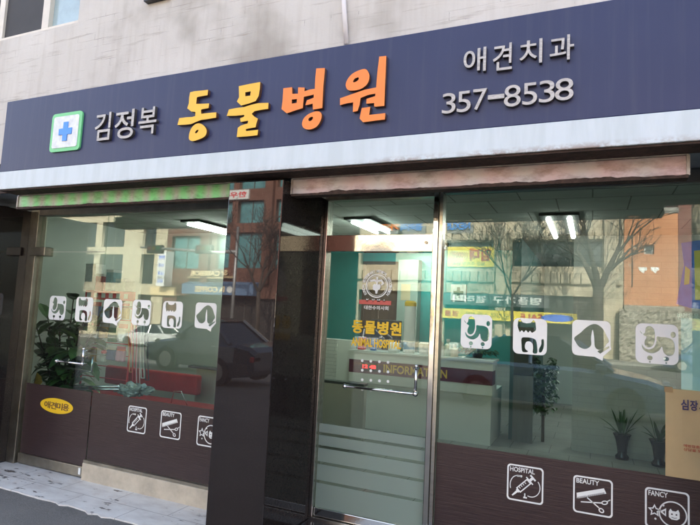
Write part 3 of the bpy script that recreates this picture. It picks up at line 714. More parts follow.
def pictogram(kind, word, c, label):
    "c: four photo pixels TL, TR, BR, BL"
    q = [at(p[0], p[1], DY) for p in c]
    X0, X1 = (q[0][0]+q[3][0])/2, (q[1][0]+q[2][0])/2; Z0, Z1 = (q[2][1]+q[3][1])/2, (q[0][1]+q[1][1])/2
    sx, sz = X1-X0, Z1-Z0; Y = GY0-.0045
    t = thing('pictogram_sticker', label, 'sticker', (X0, Y, Z0), 'service pictograms on the brown film')
    def F(name, loops): flat(name, xf(loops, X0, Z0, sx, sz), Y, .0012, M_WHITE, t)
    F('outline', [rrect(0, 1, 0, 1, .10, 6), rrect(.042, .958, .042, .958, .075, 6)])
    text('word', word, X0+.08*sx, X0+(.76 if len(word) > 6 else .66 if len(word) > 5 else .52)*sx, Z0+.80*sz, Z0+.93*sz, Y, M_WHITE, t, .0012, bold=.015)
    if kind == 'syringe':
        def R(pts, a=45): 
            ca_, sa_ = math.cos(math.radians(a)), math.sin(math.radians(a)); return [(.47+x*ca_-y*sa_, .45+x*sa_+y*ca_) for x, y in pts]
        F('syringe', [R([(-.22, -.085), (.2, -.085), (.2, .085), (-.22, .085)]), R([(-.19, -.055), (.17, -.055), (.17, .055), (-.19, .055)])])
        F('syringe', [R([(-.26, -.05), (-.222, -.05), (-.222, .05), (-.26, .05)]), R([(-.45, -.018), (-.262, -.03), (-.262, .03), (-.45, .018)])])
        F('syringe', [R([(.202, -.13), (.235, -.13), (.235, .13), (.202, .13)]), R([(.237, -.035), (.32, -.035), (.32, .035), (.237, .035)]), R([(.322, -.10), (.37, -.10), (.37, .10), (.322, .10)])])
        F('syringe', [R([(k, .0), (k+.02, .0), (k+.02, .05), (k, .05)]) for k in (-.14, -.07, 0, .07)])
        F('tube', [stroke(arc(.30, .42, .21, 60, 200, 14, .28), .022)]); F('tube', [stroke([(.42, .70), (.28, .69)], .045)])
        F('tube', [stroke(arc(.66, .44, .25, 40, -110, 16, .27), .022)]); F('tube', [stroke([(.5, .24), (.5, .14)], .03), stroke([(.46, .125), (.56, .125)], .04)])
    elif kind == 'comb':
        teeth = [(.10, .50), (.80, .74), (.84, .64)]
        comb = [(.09, .52), (.78, .76), (.84, .63)]
        n = 26
        for i in range(n):
            a = i/n; x, z = .80-.68*a, .615-.245*a
            comb += [(x, z), (x-.012, z-.0-.004), (x-.012, z+.045-.004), (x-.024, z+.04)]
        comb += [(.10, .36)]
        F('comb', [comb])
        F('scissors', [stroke([(.20, .30), (.72, .36)], .03)]); F('scissors', [stroke([(.36, .44), (.66, .22)], .03)])
        F('scissors', [ell(.80, .38, .085, .055, 20, .3), ell(.80, .38, .055, .03, 20, .3)]); F('scissors', [ell(.72, .16, .075, .06, 20, -.6), ell(.72, .16, .045, .034, 20, -.6)])
        F('scissors', [stroke([(.86, .42), (.94, .48)], .02)])
    else:
        F('bowl', [ell(.63, .42, .32, .32, 40), ell(.63, .42, .288, .288, 40)])
        st = [(.22+.16*math.cos(math.radians(90+36*i))*(1 if i % 2 == 0 else .5), .44+.16*math.sin(math.radians(90+36*i))*(1 if i % 2 == 0 else .5)) for i in range(10)]
        st2 = [(.22+(p[0]-.22)*.62, .44+(p[1]-.44)*.62) for p in st]
        F('star', [st, st2]); F('bow', [[(.36, .46), (.48, .54), (.48, .34), (.36, .42)], [(.40, .44), (.455, .48), (.455, .39)]])
        F('dot', [ell(.42, .60, .025, .025, 12)]); F('dot', [ell(.24, .24, .025, .025, 12)])
        fc = [(.54, .34), (.54, .48), (.58, .55), (.62, .50), (.70, .50), (.75, .55), (.78, .48), (.78, .34), (.72, .29), (.60, .29)]
        F('face', [fc, ell(.61, .42, .022, .022, 10), ell(.71, .42, .022, .022, 10), stroke([(.60, .345), (.66, .33), (.72, .345)], .016)])
for kind, word, c, lab in (
    ('syringe', 'HOSPITAL', [(129.5, 405.5), (147.3, 407.8), (145, 434), (126, 431.5)], 'syringe pictogram reading HOSPITAL below the red bench'),
    ('comb', 'BEAUTY', [(162, 410), (181.8, 413), (179.8, 440), (159, 437)], 'comb and scissors pictogram reading BEAUTY below the red bench'),
    ('star', 'FANCY', [(198.8, 415.3), (220.5, 418.4), (218.5, 449), (195.8, 444.5)], 'cat bowl pictogram reading FANCY partly hidden by the granite pier'),
    ('syringe', 'HOSPITAL', [(507.3, 463), (544, 468.7), (542.8, 505.3), (506.8, 499)], 'large syringe pictogram reading HOSPITAL on the clinic window'),
    ('comb', 'BEAUTY', [(573.5, 474.2), (613, 481), (612.5, 518.5), (572.8, 511.5)], 'large comb and scissors pictogram reading BEAUTY on the clinic window'),
    ('star', 'FANCY', [(645, 486.3), (689.5, 493.5), (689.8, 535), (644.8, 526)], 'large cat bowl pictogram reading FANCY under the cream notice')):
    pictogram(kind, word, c, lab)

# yellow oval
ov = thing('oval_sticker', 'yellow oval sticker with brown Korean writing on the grooming door', 'sticker', (*[at(56.8, 406, DY)[0]], DY, at(56.8, 406, DY)[1]))
o0, o1 = at(40.5, 403, DY)[0], at(73, 409, DY)[0]; oz = at(56.8, 406, DY)[1]; oh = .073
flat('oval', [ell((o0+o1)/2, oz, (o1-o0)/2, oh, 40)], GY0-.0045, .0012, M_VYELLOW, ov)
for i, ch in enumerate('애견미용'):
    wch = (o1-o0)*.185; x = o0 + (o1-o0)*(.13+.19*i)
    text('letter', ch, x, x+wch, oz-.034, oz+.034, GY0-.0057, M_SIDE, ov, .001, bold=.02)
# door lettering
def decal_text(body, c, m, y, parent, name='letter', each=True, bold=.03):
    q = [at(p[0], p[1], y) for p in c]
    X0, X1 = (q[0][0]+q[3][0])/2, (q[1][0]+q[2][0])/2; Z0, Z1 = (q[2][1]+q[3][1])/2, (q[0][1]+q[1][1])/2
    if not each: return text(name, body, X0, X1, Z0, Z1, y, m, parent, .0012, bold=bold)
    n = len(body); w = (X1-X0)/n
    for i, ch in enumerate(body): text(name, ch, X0+w*i+w*.06, X0+w*(i+1)-w*.06, Z0, Z1, y, m, parent, .0012, bold=bold)
dl = thing('door_lettering', 'yellow vinyl Korean and English lettering on the entrance door glass', 'lettering', (-1.5, DY, 1.5))
YD = GY0-.0022
decal_text('동물병원', [(351.5, 320.5), (402, 322), (402.5, 336.5), (351.5, 332.5)], M_VYELLOW, YD, dl, bold=.035)
decal_text('ANIMAL HOSPITAL', [(351.5, 337.5), (401, 340.5), (401, 349), (351, 346)], M_VYELLOW, YD, dl, 'word', False, .03)
# association emblem
ecx, ecz = at(376.8, 285.8, YD); er = .118
em = thing('emblem_sticker', 'round white veterinary emblem with a red strip on the entrance door', 'sticker', (ecx, YD, ecz))
flat('ring', [ell(ecx, ecz, er*.78, er*.78, 40), ell(ecx, ecz, er*.71, er*.71, 40)], YD, .0012, M_WHITE, em)
flat('ring', [ell(ecx, ecz, er*.655, er*.655, 40), ell(ecx, ecz, er*.635, er*.635, 40)], YD, .0012, M_WHITE, em)
vv = [[(-.44, .30), (-.30, .33), (-.05, -.30), (.20, .12), (.13, .16), (.22, .22), (.34, .12), (.42, .0), (.30, -.22), (.12, -.40), (-.02, -.62), (-.16, -.58), (-.26, -.34), (-.40, -.20), (-.34, .02)]]
flat('staff', [[(ecx+p[0]*er*.8, ecz+p[1]*er*.8) for p in spline([(-.34, .0), (-.22, .16), (-.10, .10), (-.05, .22), (.06, .22), (.08, .10), (.22, .14), (.32, -.02), (.26, -.26), (.12, -.36), (.05, -.62), (-.08, -.62), (-.14, -.40), (-.32, -.30)], 4)]], YD, .0012, M_WHITE, em)
flat('staff', [stroke([(ecx, ecz+er*.18), (ecx, ecz+er*.58)], .014), ell(ecx, ecz+er*.56, .014, .012, 14)][:1], YD, .0012, M_WHITE, em)
flat('snake', [stroke([(ecx-er*.48, ecz+er*.30), (ecx-er*.2, ecz+er*.36), (ecx-er*.03, ecz+er*.30)], .016), stroke([(ecx+er*.05, ecz+er*.32), (ecx+er*.3, ecz+er*.36), (ecx+er*.44, ecz+er*.16), (ecx+er*.3, ecz+er*.08)], .016)], YD, .0012, M_WHITE, em)
ringtxt = 'KOREAN VETERINARY MEDICAL ASSOCIATION'
for i, ch in enumerate(ringtxt):
    if ch == ' ': continue
    a = math.radians(215 - 250*i/(len(ringtxt)-1))
    o = text('ring_letter', ch, -.0075, .0075, -.011, .011, 0, M_WHITE, None, .0012, bold=.02)
    for v in o.data.vertices:
        x, z = v.co.x, v.co.z; b2 = a-PI/2
        v.co = (ecx+er*.94*math.cos(a)+x*math.cos(b2)-z*math.sin(b2), v.co.y+YD, ecz+er*.94*math.sin(a)+x*math.sin(b2)+z*math.cos(b2))
    o.parent = em; o.matrix_parent_inverse = Matrix.Translation(-em.location)
for i, ch in enumerate('KVMA'):
    xx = ecx-.07+.045*i; text('ring_letter', ch, xx-.011, xx+.011, ecz-er*1.06, ecz-er*.86, YD, M_WHITE, em, .0012, bold=.02)
r0, r1 = at(359, 301.5, YD), at(391, 304.5, YD)
box('red_strip', r0[0], r1[0], YD, YD+.0012, r0[1]-.018, r0[1]+.014, mat('salmon_red', (.55, .10, .08), .4), em)
text('caption', '대한수의사회', r0[0]+.045, r1[0]-.02, r0[1]-.058, r0[1]-.028, YD, M_WHITE, em, .0012, bold=.01)
# white dots on the door
for r in range(4):
    for c in range(4):
        p = at(362.2+8.6*c, 360.6+9.6*r+.55*c, YD)
        d = flat('dot_sticker', [ell(p[0], p[1], .0105, .0105, 16)], YD, .0012, M_WHITE)
        tag(d, 'small round white dot in the grid above the entrance door handle', 'sticker', 'grid of white dots on the entrance door')

# cream notice taped to the clinic window, and posters
nq = [at(665.2, 388, -.012), at(666.8, 476, -.012)]
NT_ = thing('paper_notice', 'cream paper notice with Korean heading taped low on the clinic window', 'notice', (nq[0][0], -.012, nq[1][1]))
b = bmesh.new(); nx = 10
for i in range(nx+1):
    for j in range(9):
        u, v = i/nx, j/8
        b.verts.new((nq[0][0]+.44*u, -.011-.004*math.sin(u*3.4+v*2)**2-.006*(1-u)*(v**3), nq[1][1]+(nq[0][1]-nq[1][1])*v-.012*u*0))
b.verts.ensure_lookup_table()
for i in range(nx):
    for j in range(8): b.faces.new((b.verts[i*9+j], b.verts[(i+1)*9+j], b.verts[(i+1)*9+j+1], b.verts[i*9+j+1]))
bmesh.ops.solidify(b, geom=b.faces[:], thickness=.0006)
me = bpy.data.meshes.new('paper'); bmesh.ops.recalc_face_normals(b, faces=b.faces); b.to_mesh(me); b.free(); link('paper', me, M_CREAM, NT_)
h0, h1 = at(681, 412, -.02), at(699, 399, -.02)
hw = (at(699, 405, -.02)[0]-h0[0])/2.1
for i, ch in enumerate('심장사상'):
    z0 = at(690, 410.5, -.02)[1]; text('letter', ch, h0[0]+hw*i*1.06, h0[0]+hw*i*1.06+hw*.9, z0, z0+.062, -.0205, mat('notice_ink', (.03, .025, .10), .5), NT_, .0008, bold=.025)
l0 = at(683.5, 444, -.02)
for k, line in enumerate(('예방접종 및 건강검진', '상담을 받으세요')):
    text('word', line, l0[0], l0[0]+.20-.04*k, l0[1]-.022*k-.016, l0[1]-.022*k, -.0205, M_REDPRINT, NT_, .0008)
tp = at(668.5, 389.5, -.02)
box('tape', tp[0]-.022, tp[0]+.022, -.0222, -.0205, tp[1]-.016, tp[1]+.016, mat('aged_tape', (.30, .20, .09), .4), NT_)
PB = thing('poster', 'pale blue poster with a blue and yellow top behind the clinic window', 'poster', (.55, .04, 1.5))
q0, q1 = at(681, 318, .03), at(681, 392, .03)
box('sheet', q0[0], .66, .030, .034, .82, q0[1], M_PALEBLUE, PB)
text('word', '반려동물등록', q0[0]-.02, .66, q0[1]-.012, q0[1]+.032, .0285, M_WHITE, PB, .0008, bold=.02)
q2, q3 = at(676, 243, .03), at(688, 262, .03)
blp = [at(*p, .03) for p in ((681, 243), (701, 240), (701, 309), (690, 308), (676, 304), (680, 285), (684, 265))]
flat('blue_top', [blp], .026, .003, M_POSTBLUE, PB)
flat('yellow_panel', [[at(*p, .03) for p in ((694, 251), (702, 250), (702, 300), (695, 300))]], .0235, .002, M_POSTYELLOW, PB)
flat('yellow_panel', [[at(*p, .03) for p in ((685, 266), (690, 270), (689, 284), (684, 285))]], .0235, .002, M_POSTYELLOW, PB)

# ================================================================== INTERIOR
FZ = .16
struct(box('floor', -8.6, -3.65, .07, 2.8, -.2, .02, M_FLOOR)); struct(box('floor', -3.649, 4.3, .07, 7.6, -.2, FZ, M_FLOOR))
CZ = 2.80
struct(box('ceiling', -8.6, 4.3, .10, 7.6, CZ, CZ+.12, M_CEIL))
LBY = 2.75                                                                # back wall of the grooming shop
struct(box('wall', -8.6, -3.6, LBY, LBY+.12, .02, CZ, M_GREENGREY))
struct(box('wall', -8.7, -8.6, .07, LBY, .02, CZ, M_GREENGREY))
b = bmesh.new()
pv = [[b.verts.new((x, y, z)) for x, y in ((-2.45, .105), (-2.33, .105), (-3.56, LBY-.002), (-3.68, LBY-.002))] for z in (-.1, CZ)]
for i in range(4): b.faces.new((pv[0][i], pv[0][(i+1) % 4], pv[1][(i+1) % 4], pv[1][i]))
b.faces.new(pv[0]); b.faces.new(pv[1])
bmesh.ops.recalc_face_normals(b, faces=b.faces); me = bpy.data.meshes.new('wall'); b.to_mesh(me); b.free(); struct(link('wall', me, M_BEIGE_WALL))          # party wall behind the pier
struct(box('wall', -6.75, -6.63, .07, LBY, .02, CZ, M_GREENGREY))
struct(box('wall', 4.2, 4.3, .07, 7.6, FZ, CZ, M_GREENGREY)); struct(box('wall', -5.2, 4.2, 7.5, 7.6, FZ, CZ, mat('deep_corridor_wall', (.50, .54, .50), .7)))
# clinic: party wall moves back to -4.3 behind the grooming shop
struct(box('wall', -4.9, -4.7, LBY+.13, 7.5, FZ, CZ, M_GREENGREY))
struct(box('floor', -4.8, -3.65, LBY+.13, 7.5, .03, FZ-.001, M_FLOOR))
WY = 3.46
struct(box('wall', -.21, 4.2, WY, WY+.14, FZ, CZ, M_WTILE))
TY = 4.92
wl = struct(box('wall', -4.7, -.98, TY, TY+.1, FZ, 1.02, M_WTILE))
tw = struct(box('wall', -4.7, -.98, TY-.02, TY+.1, 1.0205, CZ, M_TEAL))
struct(box('wall', -.98, -.86, 3.62, 7.5, FZ, CZ, mat('teal_grey_wall', (.06, .13, .125), .6)))
# lit fluorescent fittings
def lamp(x, y0, y1, label, gap=.20, tm=None, tr=.027):
    t = thing('ceiling_lamp', label, 'ceiling lamp', (x, (y0+y1)/2, CZ), 'twin tube ceiling lamps')
    box('housing', x-gap*.5-.09, x+gap*.5+.09, y0-.05, y1+.05, CZ-.03, CZ-.001, M_LAMPBODY, t, bevel=.005)
    for s in (-1, 1):
        MB().tube([(x+s*gap*.5, y0, CZ-.055), (x+s*gap*.5, y1, CZ-.055)], tr, 10).build('tube', tm or M_TUBE, t, smooth=True)
lamp(-.31, 1.9, 3.15, 'lit twin tube lamp above the white tiled wall of the clinic')
lamp(-2.48, 1.83, 2.65, 'lit twin tube lamp above the reception desk', .16, M_TUBE_BRIGHT, .015)
lamp(-4.80, 1.70, 2.6, 'lit twin tube lamp over the red bench of the grooming shop', .13, M_TUBE_MID, .014)
tl_ = thing('ceiling_lamp', 'added twin tube lamp hidden behind the door header to brighten the teal wall', 'ceiling lamp', (-2.5, 4.1, CZ), 'twin tube ceiling lamps')  # unseen extra lamp, added to light the teal wall and desk
box('housing', -3.0, -2.0, 3.98, 4.22, CZ-.035, CZ-.001, M_LAMPBODY, tl_)
for k in (-1, 1): MB().tube([(-2.95, 4.1+k*.07, CZ-.055), (-2.05, 4.1+k*.07, CZ-.055)], .027, 10).build('tube', M_TUBE_BRIGHT, tl_, smooth=True)
lamp(-2.6, 5.5, 6.7, 'lit twin tube lamp far back behind the teal wall'); lamp(.75, 4.6, 5.6, 'added twin tube lamp out of sight behind the white tiled wall to brighten the corridor', .13, M_TUBE_MID); lamp(1.6, 1.9, 3.15, 'lit twin tube lamp at the far end of the clinic')  # the lamp behind the tiled wall is added, unseen, to lighten the corridor
# reception desk
RD = thing('reception_desk', 'white reception desk with maroon INFORMATION band', 'desk', (-2, 3.2, FZ))
dx0, dx1 = -3.02, -1.10
def dz(y, Y=3.0): return at(484, y, Y)[1]
zt_, zb1, zb0, zl = dz(360), dz(370.6), dz(385), dz(395.5)
box('upper_panel', dx0, dx1, 3.0, 3.34, zl, zt_-.03, M_COUNTER, RD, bevel=.004)
box('counter_top', dx0-.01, dx1+.012, 2.985, 3.42, zt_-.0295, zt_, M_COUNTER, RD, bevel=.004)
box('band', dx0-.001, dx1+.001, 2.996, 3.2, zb0, zb1, M_MAROON, RD)
box('lower_panel', dx0+.02, dx1-.02, 3.06, 3.9, FZ, zl-.002, M_COUNTER, RD)
box('back_top', dx0+.02, dx1-.02, 3.43, 3.95, zl, zl+.03, M_COUNTER, RD)
i0 = at(383.5, 367, 2.99); i1 = at(447, 374, 2.99); hb = (zb1-zb0)*.62; zc = (zb0+zb1)/2
text('lettering', 'INFORMATION', i0[0], i1[0], zc-hb/2, zc+hb/2, 2.993, M_GOLD, RD, .003, bold=.02)
ld = at(360.5, 363.5, 2.9), at(374, 364, 2.9)
LD_ = thing('clock_display', 'small red LED display on the reception desk front', 'display', (ld[0][0], 2.98, zc))
box('case', ld[0][0]-.02, ld[1][0]+.02, 2.975, 2.9955, zb0+.04, zb1-.03, M_BLACK, LD_)
text('digits', '12 48', ld[0][0], ld[1][0], zb0+.07, zb1-.055, 2.973, M_LED, LD_, .002, bold=.03)
# things on the desk
cx_, cz_ = at(408.5, 330, 3.15); ctop = at(408.5, 302, 3.15)[1]
can = thing('storage_canister', 'tall white canister with a yellow lid on the reception desk', 'canister', (cx_, 3.2, zt_))
hcan = ctop-zt_
MB().lathe((cx_, 3.2, zt_+.0005), [(.075, 0), (.078, .02), (.078, hcan-.06), (.074, hcan-.055)], 24).build('body', M_WHITE_PLAIN, can, smooth=False)
MB().lathe((cx_, 3.2, zt_+hcan-.054), [(.08, 0), (.08, .05), (.06, .07)], 24).build('lid', M_VYELLOW, can)
MB().lathe((cx_, 3.2, zt_+.05), [(.0788, 0), (.0788, .10)], 24).build('label_wrap', mat('wrap_blue', (.15, .35, .55), .5), can)
mo = at(379, 320, 3.2)
pr = thing('computer_monitor', 'black computer monitor seen from behind on the reception desk', 'monitor', (mo[0], 3.5, zt_))
box('screen_back', mo[0]-.24, mo[0]+.22, 3.50, 3.56, zt_+.08, zt_+.42, mat('dark_plastic', (.02, .02, .022), .35), pr, bevel=.012)
box('stand', mo[0]-.03, mo[0]+.03, 3.57, 3.62, zl+.05, zt_+.25, MATS['dark_plastic'], pr); box('foot', mo[0]-.12, mo[0]+.12, 3.5, 3.72, zl+.031, zl+.05, MATS['dark_plastic'], pr)
for k, (px_, w_, h_, m_, lab) in enumerate(((361, .09, .17, M_RED, 'small red carton on the reception desk under the yellow lettering'), (373, .07, .14, mat('carton_blue', (.05, .14, .40), .4), 'blue bottle carton on the reception desk'), (393, .13, .12, M_WHITE_PLAIN, 'low white carton on the reception desk beside the canister'))):
    xx = at(px_, 340, 3.1)[0]; t = thing('carton', lab, 'carton', (xx, 3.15, zt_))
    box('body', xx-w_/2, xx+w_/2, 3.1, 3.1+w_, zt_+.0005, zt_+h_, m_, t, bevel=.004); box('flap', xx-w_/2+.004, xx+w_/2-.004, 3.104, 3.096+w_, zt_+h_+.0005, zt_+h_+.004, M_WHITE_PLAIN, t)
xx = at(424.5, 350, 3.1)[0]
cup = thing('tissue_tub', 'round white tub on the reception desk next to the mullion', 'tub', (xx, 3.15, zt_))
MB().lathe((xx, 3.15, zt_+.0005), [(.085, 0), (.09, .10), (.088, .12)], 22).build('body', M_WHITE_PLAIN, cup); MB().lathe((xx, 3.15, zt_+.121), [(.093, 0), (.093, .02), (.07, .035)], 22).build('lid', M_COUNTER, cup)
for k, (px_, h_, r_, m_, lab) in enumerate(((441.5, .15, .04, M_WHITE_PLAIN, 'white plastic bottle at the right part of the reception desk'), (447.5, .19, .045, mat('bottle_pale_green', (.42, .58, .50), .3), 'pale green bottle at the right part of the reception desk'), (454, .13, .05, mat('jar_cream', (.62, .58, .46), .4), 'squat cream jar at the right part of the reception desk'), (433, .11, .035, mat('bottle_red', (.45, .06, .05), .3), 'little red bottle on the reception desk beside the mullion'))):
    xx = at(px_, 345, 3.12)[0]; t = thing('bottle', lab, 'bottle', (xx, 3.15, zt_))
    MB().lathe((xx, 3.15, zt_+.0005), [(r_, 0), (r_, h_*.75), (r_*.5, h_*.88), (r_*.45, h_)], 16).build('body', m_, t, smooth=False)
    MB().lathe((xx, 3.15, zt_+h_+.001), [(r_*.55, 0), (r_*.55, .03)], 14).build('cap', M_WHITE_PLAIN, t)
# trailing plant on desk end
tp_ = thing('trailing_plant', 'low green trailing plant at the right end of the reception desk', 'plant', (-1.35, 3.3, zt_))
MB().lathe((-1.35, 3.33, zt_+.0005), [(.06, 0), (.08, .09)], 16).build('pot', M_POT, tp_)
lf = MB(); rr = random.Random(3)
for i in range(150):
    a = rr.uniform(0, 2*PI); r = rr.uniform(0, .26); lf.leaf((-1.38+r*1.15*math.cos(a), 3.3+r*.4*math.sin(a), zt_+.05+rr.uniform(0, .10)*(1.2-r*3)), (math.cos(a), math.sin(a)*.6, rr.uniform(-.2, .5)), (0, 0, 1), rr.uniform(.04, .07), .045, .5)
lf.build('foliage', M_IVY, tp_)
# cross sign and door on the teal wall
g = at(458.5, 292.5, TY-.03)
gs = thing('cross_sign', 'green cross on a white square on the teal back wall', 'sign', (g[0], TY-.03, g[1]))
box('plate', g[0]-.125, g[0]+.125, TY-.04, TY-.021, g[1]-.13, g[1]+.13, mat('dim_plate', (.42, .50, .46), .5), gs)
flat('cross', [[(g[0]+a*.08, g[1]+b2*.085) for a, b2 in ((-.3, -1), (.3, -1), (.3, -.3), (1, -.3), (1, .3), (.3, .3), (.3, 1), (-.3, 1), (-.3, .3), (-1, .3), (-1, -.3), (-.3, -.3))]], TY-.046, .005, mat('cross_green', (.02, .12, .07), .4), gs)
bx0, bx1 = at(362, 290, TY-.08)[0], at(399, 290, TY-.08)[0]
bd = thing('wooden_door', 'tall brown wooden door in the teal back wall behind the desk', 'door', ((bx0+bx1)/2, TY-.06, FZ))
box('leaf', bx0+.05, bx1-.05, TY-.06, TY-.0205, FZ, 2.55, M_BROWNDOOR, bd)
mb = MB(); mb.box(bx0, bx0+.048, TY-.075, TY-.0205, FZ, 2.6); mb.box(bx1-.048, bx1, TY-.075, TY-.0205, FZ, 2.6); mb.box(bx0+.048, bx1-.048, TY-.075, TY-.0205, 2.552, 2.6); mb.build('frame', mat('door_frame_brown', (.06, .035, .02), .5), bd)
MB().ball((bx1-.12, TY-.09, 1.15), .03).build('knob', M_CHROME, bd, smooth=True)
pcx0, pcx1 = at(401, 290, TY-.03)[0], at(421, 290, TY-.03)[0]
gp = thing('wall_cabinet', 'pale grey green cabinet with a tan card beside the wooden door', 'cabinet', ((pcx0+pcx1)/2, TY-.2, 1.6))
box('body', pcx0, pcx1, TY-.22, TY-.021, 1.25, 2.62, mat('cabinet_grey_green', (.26, .33, .29), .5), gp, bevel=.006); c4 = at(406, 292, TY-.2)
box('card', c4[0]-.08, c4[0]+.08, TY-.224, TY-.2205, c4[1]-.14, c4[1]+.13, mat('tan_card', (.45, .36, .22), .6), gp)
# white ledge-stone pilaster seen at the left through the door
lwx = [at(a, 380, 3.1)[0] for a in (318, 335, 349)]
lw_ = thing('half_wall', 'waist high white ledge stone half wall left of the reception desk', 'half wall', (lwx[1], 3.1, FZ))
box('stone_face', lwx[0]-.3, lwx[1], 3.1, 3.3, FZ, 1.31, M_WTILE_L, lw_); box('plain_end', lwx[1]+.001, lwx[2], 3.12, 3.3, FZ, 1.31, M_COUNTER, lw_)
# corridor screen, ivy
sc0 = thing('corridor_screen', 'dark framed screen panel at the mouth of the corridor', 'screen', (-.9, 3.6, FZ))
scx0, scx1 = at(513, 400, 3.56)[0], at(533, 400, 3.56)[0]
box('panel', scx0, scx1, 3.54, 3.575, 1.0, 1.62, mat('smoked_panel', (.025, .03, .028), .25), sc0)
box('base', scx0, scx1, 3.53, 3.585, FZ, .997, mat('dim_wood_base', (.15, .16, .15), .5, 0, .15, 4, stretch=(6, 6, .5)), sc0)
iv = thing('ivy_plant', 'tall hanging green ivy on a stand at the corridor mouth', 'plant', (-.62, 3.75, FZ))
ix0, ix1 = at(531, 380, 3.7)[0], at(556, 380, 3.7)[0]; izt, izb = at(540, 360, 3.7)[1], at(540, 411, 3.7)[1]
lf = MB()
for i in range(620):
    u, v = rr.random(), rr.random(); xx = ix0+(ix1-ix0)*u; z = izb+(izt-izb)*v + .05*math.sin(u*9)
    if rr.random() > .35+.65*v and u > .5: continue
    a = rr.uniform(0, 2*PI); lf.leaf((xx, 3.7+rr.uniform(-.1, .1), z), (math.cos(a), math.sin(a)-.5, rr.uniform(-.7, .3)), (0, 0, 1), rr.uniform(.04, .075), .05, .4)
lf.build('foliage', M_IVY, iv); MB().tube([((ix0+ix1)/2, 3.74, FZ), ((ix0+ix1)/2, 3.74, izt-.15)], .02, 8).build('stem', M_STEM, iv)
# two vases with dracaenas
def vase(px_, py_, zt_px, sc_, label, seed):
    d = FW + RR*((px_-350)/FPX) - UU*((py_-262.5)/FPX); t_ = (FZ-CAM_Z)/d.z; p = CAM+d*t_
    h = at(px_, zt_px, p.y)[1]-FZ; q = random.Random(seed)
    t = thing('vase_plant', label, 'potted plant', (p.x, p.y, FZ), 'vase plants by the white tiled wall')
    r = .088*sc_
    MB().lathe((p.x, p.y, FZ+.0005), [(r*.80, 0), (r*.85, .03), (r*.55, h*.22), (r*.62, h*.45), (r*.80, h*.75), (r*1.0, h*.93), (r*1.12, h), (r*.95, h)], 24).build('vase', M_POT, t, smooth=True)
    lf = MB()
    for i in range(13):
        a = q.uniform(0, 2*PI); e = q.uniform(.6, 1.4)
        lf.leaf((p.x+.03*math.cos(a), p.y+.03*math.sin(a), FZ+h-.01), (math.cos(a)*math.cos(e), math.sin(a)*math.cos(e), math.sin(e)), (0, 0, 1), q.uniform(.20, .42)*sc_, .035, .28*math.cos(e), .2)
    lf.build('leaves', M_IVY, t)
vase(622, 459, 434, 1.0, 'tall black vase with a spiky plant against the white tiled wall', 5)
vase(659, 466, 440, 1.05, 'tall black vase plant half hidden by the cream notice', 9)
# striped floor mat leaning / blinds omitted: only what shows

# ---------------- grooming shop: bench, rack, plant
BY = 1.55
b0, b1 = at(112, 380, BY), at(198, 372, BY); bt = at(160, 371.5, BY)[1]; bb = at(160, 391, BY)[1]
bn = thing('bench', 'long red vinyl bench with a low backrest in the grooming shop', 'bench', ((b0[0]+b1[0])/2, BY-.2, .02))
MB().box(b0[0]-.15, b1[0], BY, BY+.10, bb, bt).build('backrest', M_REDVINYL, bn, bevel=.03, seg=3)
sx_1 = at(216, 400, BY-.25)[0]
MB().box(b0[0]-.15, sx_1, BY-.50, BY-.03, bb-.20, bb-.06).build('seat', M_REDVINYL, bn, bevel=.03, seg=3)
box('base', b0[0]-.12, sx_1-.03, BY-.46, BY-.06, .02, bb-.201, M_BROWNDOOR, bn)
lp = MB(); q0 = at(172, 391, BY-.3); 
lp.tube([(q0[0], BY-.3, bb-.06), (q0[0]+.03, BY-.3, q0[1]), (q0[0]+.14, BY-.3, q0[1]+.01), (q0[0]+.24, BY-.3, bb-.06)], .006, 8)
tag(lp.build('wire_stand', M_CHROME, smooth=True), 'small bent chrome wire stand on the red bench', 'wire stand')
# low beige partition and little glass shelf behind the bench
pt = thing('low_partition', 'beige half height partition behind the right end of the red bench', 'partition', (at(210, 380, 1.9)[0], 1.9, .02))
box('panel', at(197, 380, 1.9)[0], -2.33, 1.88, 1.96, .02, at(205, 369, 1.9)[1], M_BEIGE_WALL, pt); box('capping', at(190, 368, 1.9)[0], -2.33, 1.86, 1.98, at(205, 369, 1.9)[1]+.001, at(205, 369, 1.9)[1]+.03, mat('dark_capping', (.06, .065, .06), .4), pt)
tl = at(218-17, 345, 1.86)
# display rack of pet goods
RY = .95
ra, rb = at(88, 300, RY)[0], at(134, 300, RY)[0]; rz1 = at(110, 291, RY)[1]; rz0 = .5
rk = thing('display_rack', 'red wire display rack with a red header behind the door glass', 'display rack', ((ra+rb)/2, RY, .02))
mb = MB()
for x in (ra, rb): mb.tube([(x, RY, .02), (x, RY, rz1)], .012, 8)
mb.build('uprights', M_RED, rk)
mb = MB()
for i in range(9):
    z = rz0+(rz1-.2-rz0)*i/8; mb.tube([(ra, RY, z), (rb, RY, z)], .006, 6)
mb.build('cross_bars', M_RED, rk)
box('header', ra-.02, rb+.02, RY-.03, RY-.005, rz1-.11, rz1, M_RED, rk)
hw = (rb-ra)/6.2
for i in range(6): MB().box(ra+hw*(i+.12), ra+hw*(i+.62), RY-.034, RY-.0305, rz1-.085, rz1-.03).build('header_mark', M_WHITE_PLAIN, rk)
tb = at(97, 281, RY)
cols = [(.55, .05, .08), (.70, .70, .66), (.62, .10, .22), (.05, .12, .30), (.72, .35, .45), (.30, .45, .60), (.65, .66, .60), (.40, .04, .06), (.55, .30, .05), (.09, .22, .10)]
q = random.Random(21); names = ['crimson', 'white', 'rose red', 'navy', 'pink', 'pale blue', 'ivory', 'dark red', 'amber', 'green']
rowz = [(rz1-.14, .20), (rz1-.38, .22), (rz1-.64, .21)]
